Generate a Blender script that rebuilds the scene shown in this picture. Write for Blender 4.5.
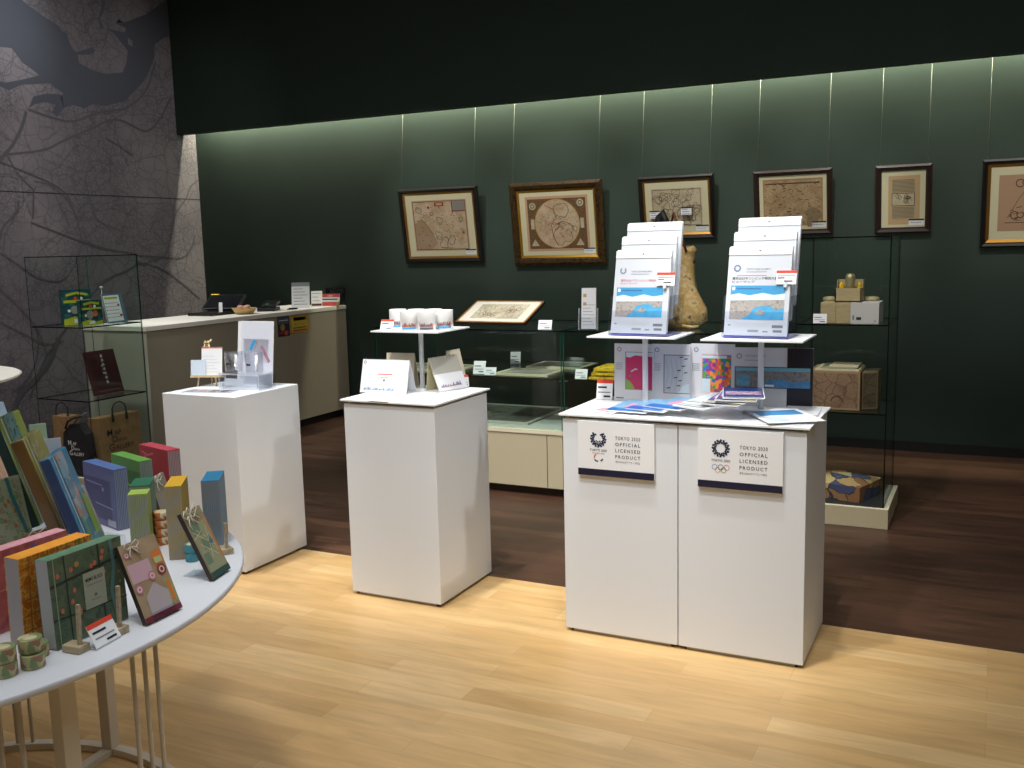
import bpy, math, random
from mathutils import Vector as V, Matrix
for o in list(bpy.data.objects): bpy.data.objects.remove(o)
S = bpy.context.scene
PI = math.pi

# ---------------------------------------------------------------- camera
cam = bpy.data.cameras.new('camera'); cam_o = bpy.data.objects.new('camera', cam)
S.collection.objects.link(cam_o); S.camera = cam_o
_f, _pitch, _roll, _yaw = 970.4, 0.1412, -0.0244, -0.4631
_F = V((math.sin(_yaw)*math.cos(_pitch), math.cos(_yaw)*math.cos(_pitch), -math.sin(_pitch)))
_R0 = V((math.cos(_yaw), -math.sin(_yaw), 0)); _U0 = _R0.cross(_F)
_R = _R0*math.cos(_roll)+_U0*math.sin(_roll); _U = _U0*math.cos(_roll)-_R0*math.sin(_roll)
cam_o.matrix_world = Matrix(((_R.x,_U.x,-_F.x,0),(_R.y,_U.y,-_F.y,0),(_R.z,_U.z,-_F.z,1.55),(0,0,0,1)))
cam.sensor_width = 36; cam.lens = _f*36/1024; cam.clip_start = .05; cam.clip_end = 60

# ---------------------------------------------------------------- world, lights, exposure
w = bpy.data.worlds.new('world'); S.world = w; w.use_nodes = True
w.node_tree.nodes['Background'].inputs[0].default_value = (.9,.95,1,1)
w.node_tree.nodes['Background'].inputs[1].default_value = .03
S.view_settings.view_transform = 'Standard'; S.view_settings.look = 'None'
S.view_settings.gamma = 1; S.view_settings.use_curve_mapping = False
S.view_settings.exposure = 0.0

def spot(name, loc, aim, power, angle=40, blend=.6, size=.06, col=(1,.94,.84)):
    l = bpy.data.lights.new(name, 'SPOT'); l.energy = power; l.spot_size = math.radians(angle)
    l.spot_blend = blend; l.shadow_soft_size = size; l.color = col
    o = bpy.data.objects.new(name, l); S.collection.objects.link(o); o.location = loc
    o.rotation_euler = (V(aim)-V(loc)).to_track_quat('-Z','Y').to_euler()
    return o
def area(name, loc, aim, power, sx, sy, col=(1,.95,.88)):
    l = bpy.data.lights.new(name, 'AREA'); l.energy = power; l.shape = 'RECTANGLE'; l.size = sx; l.size_y = sy; l.color = col
    o = bpy.data.objects.new(name, l); S.collection.objects.link(o); o.location = loc
    d = V(aim)-V(loc); o.rotation_euler = d.to_track_quat('-Z','Y').to_euler()
    return o
CEIL = 4.2
def pedspot(x,y,ax,ay,az,pw,ang,r=.05): spot('ceiling_spotlight',(x,y,4.1),(ax,ay,az),pw,ang,.7,r,(1,.975,.94))
pedspot(-3.6,2.2,-3.4,3.7,.75,250,32)
pedspot(-2.5,2.1,-2.35,3.7,.8,260,32)
pedspot(-1.5,2.1,-1.1,3.65,.8,220,36)
pedspot(-.6,2.1,-.9,3.65,.9,130,36)
pedspot(-3.45,3.3,-3.42,3.75,.9,210,24)
pedspot(-2.4,3.3,-2.36,3.75,.9,260,24)
pedspot(-1.35,3.0,-1.3,3.72,1.1,200,24)
pedspot(-.8,3.0,-.82,3.72,1.1,185,24)
pedspot(.8,3.5,-2.1,3.7,.45,190,30)  # fill spot added from the right to lift the pedestals' side faces
pedspot(-.9,4.1,-3.2,3.7,.45,190,26)  # second added side fill, for the right faces of the far pedestals
pedspot(-1.7,1.1,-1.75,2.75,0,190,46,.25)
pedspot(.2,1.4,.0,2.9,0,40,52,.25)
pedspot(-2.6,2.7,-2.7,5.5,.5,380,24)
pedspot(-2.7,4.3,-2.8,5.7,.7,230,36)
pedspot(-.9,3.9,-.75,5.6,1.0,240,34)
pedspot(-1.6,4.0,-1.7,5.7,1.25,150,22)  # added only to brighten the fabric bag on the showcase
pedspot(-5.0,3.6,-5.4,4.7,.6,200,40)
pedspot(-6.3,5.2,-5.9,6.0,1.0,330,44)
for x_,pw_ in ((-4.4,270),(-3.3,320),(-2.2,290),(-1.2,235),(-.3,165),(.5,140)):
    spot('picture_spotlight',(x_,4.9,4.1),(x_,7.5,1.66),pw_*.9,27,.9,.04,(1,.97,.92))
for y_,pw_ in ((6.2,55),(4.6,76),(3.0,66)):
    spot('mural_spotlight',(-4.9,y_,4.1),(-7.2,y_,2.4),pw_,80,1,.08,(.95,.95,1))
spot('mural_spotlight', (-5.9,4.9,4.15), (-7.2,5.4,3.5), 60, 40, .9, .05, (.85,.93,1))
area('added_ceiling_fill', (-1.5,1.5,4.12), (-1.5,1.5,0), 160, 7, 6, (.97,.98,1))  # broad soft overhead fill, added to raise the general light level
area('cove_light', (-2.6,7.40,2.94), (-2.6,7.5,2.86), 250, 9.0, .05, (1,.98,.76))

# ---------------------------------------------------------------- helpers
def c3(r,g,b):
    f = lambda v: (v/255/12.92) if v/255<=.04045 else ((v/255+.055)/1.055)**2.4
    return (f(r),f(g),f(b),1)
_mats = {}
def M(name, col=None, rough=.5, metal=0, spec=.5, coat=0, emit=0):
    """col in 0-255 sRGB"""
    if name in _mats: return _mats[name]
    m = bpy.data.materials.new(name); m.use_nodes = True; _mats[name] = m
    b = m.node_tree.nodes['Principled BSDF']
    b.inputs['Base Color'].default_value = c3(*col); b.inputs['Roughness'].default_value = rough
    b.inputs['Metallic'].default_value = metal; b.inputs['Specular IOR Level'].default_value = spec
    b.inputs['Coat Weight'].default_value = coat
    if emit:
        b.inputs['Emission Color'].default_value = c3(*col); b.inputs['Emission Strength'].default_value = emit
    return m
def nodes(m): return m.node_tree.nodes, m.node_tree.links
def N(m, typ, **kw):
    n = m.node_tree.nodes.new(typ)
    for k,v in kw.items():
        if k.startswith('_'): setattr(n, k[1:], v)
        else: n.inputs[k.replace('__',' ')].default_value = v
    return n
def coords(m, scale=(1,1,1), rot=(0,0,0)):
    tc = N(m,'ShaderNodeTexCoord'); mp = N(m,'ShaderNodeMapping')
    mp.inputs['Scale'].default_value = scale; mp.inputs['Rotation'].default_value = rot
    m.node_tree.links.new(tc.outputs['Object'], mp.inputs['Vector']); return mp.outputs['Vector']
def ramp(m, fac, stops, const=False):
    r = N(m,'ShaderNodeValToRGB'); r.color_ramp.interpolation = 'CONSTANT' if const else 'LINEAR'
    e = r.color_ramp.elements
    while len(e)<len(stops): e.new(.5)
    for el,(p,c) in zip(e, stops): el.position = p; el.color = c3(*c)
    m.node_tree.links.new(fac, r.inputs['Fac']); return r.outputs['Color']
def mix(m, fac, a, b, typ='MIX'):
    x = N(m,'ShaderNodeMix', _data_type='RGBA', _blend_type=typ); L = m.node_tree.links
    for sock,v in ((x.inputs[0],fac),(x.inputs[6],a),(x.inputs[7],b)):
        if hasattr(v,'links') or hasattr(v,'is_output'): L.new(v, sock)
        elif isinstance(v,tuple): sock.default_value = v if len(v)==4 else c3(*v)
        else: sock.default_value = v
    return x.outputs[2]
def setcol(m, sock): m.node_tree.links.new(sock, m.node_tree.nodes['Principled BSDF'].inputs['Base Color'])
def bump(m, h, strength=.2, dist=.005):
    b = N(m,'ShaderNodeBump', Strength=strength, Distance=dist); m.node_tree.links.new(h, b.inputs['Height'])
    m.node_tree.links.new(b.outputs[0], m.node_tree.nodes['Principled BSDF'].inputs['Normal'])
def Mnoise(name, cols, scale=20, rough=.6, detail=4, stretch=(1,1,1), **kw):
    """cols: list of colours spread over a noise field"""
    if name in _mats: return _mats[name]
    m = M(name, cols[0], rough, **kw); v = coords(m, stretch)
    n = N(m,'ShaderNodeTexNoise', Scale=scale, Detail=detail); m.node_tree.links.new(v, n.inputs['Vector'])
    k = len(cols); setcol(m, ramp(m, n.outputs['Fac'], [(.32+.36*i/max(1,k-1), c) for i,c in enumerate(cols)])); return m
def Mcells(name, cols, scale=20, rough=.5, line=None, lw=.04, **kw):
    """patchwork of coloured cells (printed map areas), with optional boundary lines"""
    if name in _mats: return _mats[name]
    m = M(name, cols[0], rough, **kw); v = coords(m)
    nz = N(m,'ShaderNodeTexNoise', Scale=scale*1.5, Detail=2); m.node_tree.links.new(v, nz.inputs['Vector'])
    vm = N(m,'ShaderNodeVectorMath', _operation='MULTIPLY_ADD'); m.node_tree.links.new(nz.outputs['Color'], vm.inputs[0])
    vm.inputs[1].default_value = (.8/scale,)*3; m.node_tree.links.new(v, vm.inputs[2])
    vo = N(m,'ShaderNodeTexVoronoi', Scale=scale); m.node_tree.links.new(vm.outputs[0], vo.inputs['Vector'])
    sp = N(m,'ShaderNodeSeparateColor'); m.node_tree.links.new(vo.outputs['Color'], sp.inputs[0])
    col = ramp(m, sp.outputs[0], [(i/len(cols), c) for i,c in enumerate(cols)], True)
    if line:
        ve = N(m,'ShaderNodeTexVoronoi', Scale=scale, _feature='DISTANCE_TO_EDGE'); m.node_tree.links.new(vm.outputs[0], ve.inputs['Vector'])
        lt = N(m,'ShaderNodeMath', _operation='LESS_THAN'); m.node_tree.links.new(ve.outputs['Distance'], lt.inputs[0]); lt.inputs[1].default_value = lw
        col = mix(m, lt.outputs[0], col, line)
    setcol(m, col); return m
def Mmap(name, base, line, scale=30, lw=.03, base2=None, rough=.7, amt=.7):
    """engraved map print: paper tone, fine line network"""
    if name in _mats: return _mats[name]
    m = M(name, base, rough); v = coords(m)
    n = N(m,'ShaderNodeTexNoise', Scale=scale*.4, Detail=5); m.node_tree.links.new(v, n.inputs['Vector'])
    col = ramp(m, n.outputs['Fac'], [(.4,base),(.62,base2 or tuple(int(x*.85) for x in base))])
    vm = N(m,'ShaderNodeVectorMath', _operation='MULTIPLY_ADD'); m.node_tree.links.new(n.outputs['Color'], vm.inputs[0])
    vm.inputs[1].default_value = (1.2/scale,)*3; m.node_tree.links.new(v, vm.inputs[2])
    for k,(s,l,a) in enumerate(((scale,lw,amt),(scale*2.6,lw*1.3,amt*.6))):
        ve = N(m,'ShaderNodeTexVoronoi', Scale=s, _feature='DISTANCE_TO_EDGE'); m.node_tree.links.new(vm.outputs[0], ve.inputs['Vector'])
        mr = N(m,'ShaderNodeMapRange'); mr.inputs[1].default_value=0; mr.inputs[2].default_value=l; mr.inputs[3].default_value=a; mr.inputs[4].default_value=0
        m.node_tree.links.new(ve.outputs['Distance'], mr.inputs[0]); col = mix(m, mr.outputs[0], col, line)
    setcol(m, col); return m
def Mwood(name, a, b, scale=8, stretch=(1,12,12), rough=.5):
    return Mnoise(name, [a,b], scale, rough, 3, stretch)
def Mglass(name, tint=(248,252,250), gloss=.07, rough=0.0):
    if name in _mats: return _mats[name]
    m = bpy.data.materials.new(name); m.use_nodes = True; _mats[name] = m; nt = m.node_tree; nt.nodes.clear()
    o = N(m,'ShaderNodeOutputMaterial'); t = N(m,'ShaderNodeBsdfTransparent'); g = N(m,'ShaderNodeBsdfGlossy')
    g.inputs['Roughness'].default_value = rough; t.inputs[0].default_value = c3(*tint); g.inputs[0].default_value = (1,1,1,1)
    lw = N(m,'ShaderNodeLayerWeight', Blend=.5); fr = N(m,'ShaderNodeMath', _operation='POWER'); nt.links.new(lw.outputs['Facing'], fr.inputs[0]); fr.inputs[1].default_value=4
    mu = N(m,'ShaderNodeMath', _operation='MULTIPLY_ADD'); mu.inputs[1].default_value=.45; mu.inputs[2].default_value=.012+gloss*.08
    x = N(m,'ShaderNodeMixShader'); L = nt.links
    L.new(fr.outputs[0], mu.inputs[0]); L.new(mu.outputs[0], x.inputs[0]); L.new(t.outputs[0], x.inputs[1]); L.new(g.outputs[0], x.inputs[2]); L.new(x.outputs[0], o.inputs[0])
    return m

X,Y,Z = V((1,0,0)),V((0,1,0)),V((0,0,1))
class Fr:
    """a flat frame: origin, unit right a, unit up u, normal n toward the viewer"""
    def __init__(s,o,a,u): s.o=V(o); s.a=V(a).normalized(); s.u=V(u).normalized(); s.n=s.a.cross(s.u)
    def p(s,x,y,d=0): return s.o+s.a*x+s.u*y+s.n*d
_glyph = {}
def glyphs(txt, sp=1.0):
    if (txt,sp) in _glyph: return _glyph[(txt,sp)]
    cu = bpy.data.curves.new('t','FONT'); cu.body = txt; cu.size = 1; cu.resolution_u = 2; cu.offset = .006; cu.space_character = sp
    o = bpy.data.objects.new('t', cu); S.collection.objects.link(o)
    dg = bpy.context.evaluated_depsgraph_get(); me = bpy.data.meshes.new_from_object(o.evaluated_get(dg))
    vs = [v.co.copy() for v in me.vertices]; fs = [tuple(p.vertices) for p in me.polygons]
    bpy.data.objects.remove(o); bpy.data.curves.remove(cu); bpy.data.meshes.remove(me)
    _glyph[(txt,sp)] = (vs,fs); return _glyph[(txt,sp)]
class MB:
    def __init__(s): s.v=[]; s.f=[]; s.m=[]; s.mats=[]; s.sm=[]
    def mi(s,m):
        if m not in s.mats: s.mats.append(m)
        return s.mats.index(m)
    def face(s, pts, m, smooth=False):
        b=len(s.v); s.v += [V(p) for p in pts]; s.f.append(tuple(range(b,b+len(pts)))); s.m.append(s.mi(m)); s.sm.append(smooth); return s
    def pbox(s, o, a, b, c, m, mm=None):
        """parallelepiped; mm: {face: material} faces a-,a+,b-,b+,c-,c+"""
        o,a,b,c=V(o),V(a),V(b),V(c); k=len(s.v); fl = a.cross(b).dot(c)<0
        s.v += [o,o+a,o+a+b,o+b,o+c,o+a+c,o+a+b+c,o+b+c]
        fs = {'c-':(0,3,2,1),'c+':(4,5,6,7),'b-':(0,1,5,4),'b+':(3,7,6,2),'a-':(0,4,7,3),'a+':(1,2,6,5)}
        for n,q in fs.items():
            if fl: q=q[::-1]
            s.f.append(tuple(k+i for i in q)); s.m.append(s.mi((mm or {}).get(n,m))); s.sm.append(False)
        return s
    def box(s, x0,x1,y0,y1,z0,z1, m, mm=None): return s.pbox((x0,y0,z0),(x1-x0,0,0),(0,y1-y0,0),(0,0,z1-z0),m,mm)
    def rect(s, F, x0,y0,x1,y1, m, d=.0004): return s.face([F.p(x0,y0,d),F.p(x1,y0,d),F.p(x1,y1,d),F.p(x0,y1,d)], m)
    def poly(s, F, pts, m, d=.0006): return s.face([F.p(x,y,d) for x,y in pts], m)
    def disc(s, F, x,y,r, m, d=.0006, n=14, ry=None): return s.face([F.p(x+r*math.cos(2*PI*i/n), y+(ry or r)*math.sin(2*PI*i/n), d) for i in range(n)], m)
    def ring(s, F, x,y,r,wd, m, d=.0006, n=20, a0=0, a1=2*PI, ry=None):
        k = (ry or r)/r
        for i in range(n):
            t0=a0+(a1-a0)*i/n; t1=a0+(a1-a0)*(i+1)/n; q=[]
            for t,R in ((t0,r-wd/2),(t1,r-wd/2),(t1,r+wd/2),(t0,r+wd/2)): q.append(F.p(x+R*math.cos(t), y+R*k*math.sin(t), d))
            s.face(q[::-1], m)
        return s
    def line(s, F, pts, wd, m, d=.0007):
        if len(pts)>3:
            q=[]
            for i,(x,y) in enumerate(pts):
                x0,y0=pts[max(0,i-1)]; x1,y1=pts[min(len(pts)-1,i+1)]; L=math.hypot(x1-x0,y1-y0) or 1
                q.append(((x+(y1-y0)/L*wd/2,y-(x1-x0)/L*wd/2),(x-(y1-y0)/L*wd/2,y+(x1-x0)/L*wd/2)))
            for (a,b),(c,e) in zip(q,q[1:]): s.face([F.p(*a,d),F.p(*c,d),F.p(*e,d),F.p(*b,d)],m)
            return s
        for (x0,y0),(x1,y1) in zip(pts,pts[1:]):
            L=math.hypot(x1-x0,y1-y0) or 1; nx,ny=-(y1-y0)/L*wd/2,(x1-x0)/L*wd/2; ex,ey=(x1-x0)/L*wd*.3,(y1-y0)/L*wd*.3
            s.face([F.p(x0-nx-ex,y0-ny-ey,d),F.p(x1-nx+ex,y1-ny+ey,d),F.p(x1+nx+ex,y1+ny+ey,d),F.p(x0+nx-ex,y0+ny-ey,d)], m)
        return s
    def text(s, F, x,y,size,txt,m, d=.0008, align='l', width=None, sp=1.0):
        vs,fs = glyphs(txt, sp)
        if not vs: return s
        xs=[v.x for v in vs]; W=max(xs)-min(xs); k = (width/W) if width else size
        off = {'l':0,'c':-W*k/2,'r':-W*k}[align]; b=len(s.v)
        s.v += [F.p(x+off+(v.x-min(xs))*k, y+v.y*size, d) for v in vs]
        for q in fs: s.f.append(tuple(b+i for i in q)); s.m.append(s.mi(m)); s.sm.append(False)
        return s
    def lathe(s, c, prof, m, n=24, axis=Z, smooth=True, cap=True):
        c=V(c); ax=V(axis).normalized(); e1=ax.orthogonal().normalized(); e2=ax.cross(e1); b=len(s.v)
        for r,h in prof:
            for i in range(n):
                t=2*PI*i/n; s.v.append(c+ax*h+e1*(r*math.cos(t))+e2*(r*math.sin(t)))
        for j in range(len(prof)-1):
            for i in range(n):
                s.f.append((b+j*n+i,b+j*n+(i+1)%n,b+(j+1)*n+(i+1)%n,b+(j+1)*n+i)); s.m.append(s.mi(m)); s.sm.append(smooth)
        if cap:
            s.f.append(tuple(b+i for i in range(n))[::-1]); s.m.append(s.mi(m)); s.sm.append(False)
            s.f.append(tuple(b+(len(prof)-1)*n+i for i in range(n))); s.m.append(s.mi(m)); s.sm.append(False)
        return s
    def cyl(s, c, r, h, m, n=24, axis=Z): return s.lathe(c, [(r,0),(r,h)], m, n, axis)
    def tube(s, pts, r, m, n=8, closed=False):
        pts=[V(p) for p in pts]; b=len(s.v); K=len(pts); prev=None
        for i,p in enumerate(pts):
            if closed: t=(pts[(i+1)%K]-pts[i-1])
            else: t=pts[min(i+1,K-1)]-pts[max(i-1,0)]
            t.normalize()
            if prev is None: e1=t.orthogonal().normalized()
            else: e1=(prev-t*prev.dot(t)); e1 = e1.normalized() if e1.length>1e-6 else t.orthogonal().normalized()
            prev=e1; e2=t.cross(e1)
            for k in range(n): a=2*PI*k/n; s.v.append(p+e1*(r*math.cos(a))+e2*(r*math.sin(a)))
        for i in range(K if closed else K-1):
            for k in range(n):
                j=(i+1)%K; s.f.append((b+i*n+k,b+i*n+(k+1)%n,b+j*n+(k+1)%n,b+j*n+k)); s.m.append(s.mi(m)); s.sm.append(True)
        if not closed:
            s.f.append(tuple(b+k for k in range(n))[::-1]); s.m.append(s.mi(m)); s.sm.append(False)
            s.f.append(tuple(b+(K-1)*n+k for k in range(n))); s.m.append(s.mi(m)); s.sm.append(False)
        return s
    def build(s, name, parent=None, loc=None, bevel=0):
        base = V((0,0,0)); p=parent
        if p is not None:
            while p is not None: base += p.location; p=p.parent
            L=V((0,0,0))
        else:
            if loc is None:
                mn=[min(v[i] for v in s.v) for i in range(3)]; mx=[max(v[i] for v in s.v) for i in range(3)]
                loc=((mn[0]+mx[0])/2,(mn[1]+mx[1])/2,mn[2])
            L=V(loc); base=L
        me=bpy.data.meshes.new(name); me.from_pydata([tuple(v-base) for v in s.v],[],s.f)
        for m in s.mats: me.materials.append(m)
        for p_,i,sm in zip(me.polygons,s.m,s.sm): p_.material_index=i; p_.use_smooth=sm
        me.update(); o=bpy.data.objects.new(name,me); S.collection.objects.link(o); o.location=L
        if parent is not None: o.parent=parent
        if bevel:
            md=o.modifiers.new('edge','BEVEL'); md.width=bevel; md.segments=2; md.limit_method='ANGLE'
        return o
def tag(o, label=None, cat=None, group=None, kind=None):
    if label: o['label']=label
    if cat: o['category']=cat
    if group: o['group']=group
    if kind: o['kind']=kind
    return o
def thing(name, label, cat, loc, group=None):
    o=bpy.data.objects.new(name,None); S.collection.objects.link(o); o.location=loc; o.empty_display_size=.05
    return tag(o,label,cat,group)
def kids(o): return [c for c in S.collection.objects if c.parent==o]
def dup(o, delta=(0,0,0), label=None, parent=None):
    c=o.copy(); S.collection.objects.link(c)
    if parent is not None: c.parent=parent
    else: c.location=V(o.location)+V(delta)
    if label: c['label']=label
    for ch in kids(o): dup(ch, parent=c)
    return c
def struct(mb, name, **kw): return tag(mb.build(name, **kw), kind='structure')
def lean(x,y,yaw,ln,z0,t=0):
    """front frame of a leaning panel and its backward vector"""
    yaw=math.radians(yaw); ln=math.radians(ln)
    a=V((math.cos(yaw),math.sin(yaw),0)); b=V((-math.sin(yaw),math.cos(yaw),0))
    up=Z*math.cos(ln)+b*math.sin(ln); bk=b*math.cos(ln)-Z*math.sin(ln)
    return Fr((x,y,z0+max(0,math.sin(ln))*t),a,up), bk

# ---------------------------------------------------------------- palette
white = M('white_laminate',(225,230,235),.45)
whitegl = M('white_gloss_panel',(240,242,244),.3)
paper = M('white_paper',(238,240,242),.6)
paperg = M('grey_white_paper',(205,207,210),.6)
ink = M('black_ink',(28,28,32),.6)
inkg = M('grey_ink',(120,124,130),.6)
navy = M('navy_ink',(24,24,52),.5)
red = M('red_orange_ink',(222,72,44),.6)
blk = M('black_plastic',(18,18,20),.4)
blkline = M('dark_edge',(4,6,6),.15)
cream = M('cream_laminate',(216,204,170),.5)
creamtop = M('cream_edge',(244,236,206),.5)
gold = M('gold_leaf',(176,128,52),.35,.8)
goldb = M('bright_gold',(215,165,60),.3,.9)
glass = Mglass('clear_glass'); edgeg = M('green_glass_edge',(34,96,84),.15)
acry = Mglass('clear_acrylic',(249,250,252),.4,.05)
acryr = M('acrylic_edge',(205,212,220),.2)
pine = Mwood('pale_pine',(214,190,150),(192,165,122))
kraft = Mnoise('kraft_paper',[(142,108,72),(160,124,86)],30,.8)
pages = M('page_edges',(176,178,178),.8)
string = M('white_string',(214,208,190),.9)

# ---------------------------------------------------------------- floor
def wood_floor(name, w_, l_, c1, c2, c3_, gap, rough, grain):
    m = M(name, c1, rough); v = coords(m)
    b = N(m,'ShaderNodeTexBrick', Scale=1.0, _offset=.37, _offset_frequency=2)
    b.inputs['Brick Width'].default_value=l_; b.inputs['Row Height'].default_value=w_; b.inputs['Mortar Size'].default_value=.0012
    b.inputs['Mortar Smooth'].default_value=.3; b.inputs['Bias'].default_value=0
    b.inputs['Color1'].default_value=(0,0,0,1); b.inputs['Color2'].default_value=(1,1,1,1); b.inputs['Mortar'].default_value=(.3,.3,.3,1)
    m.node_tree.links.new(v, b.inputs['Vector'])
    col = ramp(m, b.outputs['Color'], [(0,c1),(.5,c2),(1,c3_)])
    v2 = coords(m,(1.2,9,1)); n = N(m,'ShaderNodeTexNoise', Scale=2.2, Detail=6, Roughness=.6, Distortion=.6); m.node_tree.links.new(v2, n.inputs['Vector'])
    g = ramp(m, n.outputs['Fac'], [(.3,(grain,grain,grain)),(.65,(255,255,255))])
    col = mix(m, .75, col, g, 'MULTIPLY')
    mo = N(m,'ShaderNodeMath', _operation='MULTIPLY'); m.node_tree.links.new(b.outputs['Fac'], mo.inputs[0]); mo.inputs[1].default_value=.45
    col = mix(m, mo.outputs[0], col, gap)
    setcol(m, col); bump(m, n.outputs['Fac'], .08, .002); return m
light_wood = wood_floor('light_oak_planks', .10, 1.0, (219,182,126), (207,168,112), (228,193,138), (176,134,86), .35, 216)
dark_wood = wood_floor('dark_walnut_planks', .09, 1.1, (98,68,52), (78,54,42), (108,76,57), (44,28,20), .38, 140)
BY = 3.913
fl = MB(); fl.box(-7.4,4.2,-3.2,BY,-.1,0,light_wood); fl.box(-7.4,4.2,BY,7.7,-.1,0,dark_wood)
struct(fl,'floor')
# ---------------------------------------------------------------- walls
green = Mnoise('dark_green_paint',[(35,51,42),(38,54,45)],3,.8)
mural = M('mural_print',(128,122,120),.7)
def make_mural():
    m = mural; v = coords(m); L=m.node_tree.links
    n = N(m,'ShaderNodeTexNoise', Scale=1.1, Detail=5); L.new(v,n.inputs['Vector'])
    col = ramp(m, n.outputs['Fac'], [(.38,(144,136,138)),(.6,(124,117,120))])
    vm = N(m,'ShaderNodeVectorMath', _operation='MULTIPLY_ADD'); L.new(n.outputs['Color'], vm.inputs[0]); vm.inputs[1].default_value=(.35,.35,.35); L.new(v, vm.inputs[2])
    msk = N(m,'ShaderNodeTexNoise', Scale=1.6, Detail=2); L.new(v,msk.inputs['Vector'])
    mk = N(m,'ShaderNodeMapRange'); mk.inputs[1].default_value=.38; mk.inputs[2].default_value=.54; L.new(msk.outputs['Fac'],mk.inputs[0])
    for s,lw,a,msked in ((1.9,.014,.55,0),(6.5,.045,.45,0),(14,.085,.42,1),(34,.13,.5,1),(4,.016,.4,0)):
        ve = N(m,'ShaderNodeTexVoronoi', Scale=s, _feature='DISTANCE_TO_EDGE'); L.new(vm.outputs[0] if s<8 else v, ve.inputs['Vector'])
        mr = N(m,'ShaderNodeMapRange'); mr.inputs[1].default_value=0; mr.inputs[2].default_value=lw; mr.inputs[3].default_value=a; mr.inputs[4].default_value=0
        L.new(ve.outputs['Distance'], mr.inputs[0]); f=mr.outputs[0]
        if msked:
            mu=N(m,'ShaderNodeMath',_operation='MULTIPLY'); L.new(f,mu.inputs[0]); L.new(mk.outputs[0],mu.inputs[1]); f=mu.outputs[0]
        col = mix(m, f, col, (76,73,80))
    setcol(m,col)
make_mural()
sea_m = M('mural_sea',(86,88,97),.7); road_m = M('mural_river',(96,93,97),.7)
SEA=[ [(5.31, 3.77), (5.64, 3.77), (5.65, 3.63), (5.82, 3.55), (5.99, 3.49), (6.02, 3.45), (6.07, 3.44), (6.08, 3.39), (6.11, 3.33), (6.16, 3.29), (6.17, 3.21), (6.31, 3.17), (6.45, 3.16), (6.64, 3.2), (6.69, 3.28), (6.72, 3.4), (6.63, 3.48), (6.57, 3.53), (6.49, 3.56), (6.7, 3.56), (6.72, 3.6), (6.61, 3.62), (6.65, 3.66), (6.71, 3.65), (6.97, 3.77), (7.2, 3.93), (7.52, 4.1), (7.48, 3.68), (7.18, 3.6), (7.06, 3.52), (7.01, 3.34), (6.88, 3.15), (6.63, 2.94), (6.42, 2.88), (6.28, 2.88), (6.18, 2.83), (6.08, 2.85), (5.97, 2.81), (5.95, 2.9), (5.98, 2.93), (5.86, 3.0), (5.58, 2.95), (5.46, 2.89), (5.33, 2.93), (5.33, 2.96), (5.44, 2.95), (5.58, 2.99), (5.76, 3.05), (5.71, 3.08), (5.61, 3.13), (5.52, 3.23), (5.25, 3.21)] ,
[(5.63, 2.77), (5.68, 2.87), (5.81, 2.91), (5.96, 2.92), (5.97, 2.81), (5.9, 2.73), (5.85, 2.76), (5.89, 2.83), (5.8, 2.84), (5.69, 2.81)] ,
[(6.15, 3.3), (6.33, 3.37), (6.35, 3.34), (6.29, 3.3), (6.16, 3.28)] ,
[(6.4, 3.99), (6.49, 3.9), (6.45, 3.71), (6.41, 3.62), (6.43, 3.54), (6.47, 3.56), (6.43, 3.62), (6.49, 3.72), (6.53, 3.91), (6.46, 4.0)] ,
[(6.64, 3.67), (6.68, 3.65), (6.6, 3.62)] ,
]
ISLE= [(6.73, 3.52), (6.78, 3.5), (6.78, 3.45), (6.73, 3.46)]
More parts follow.
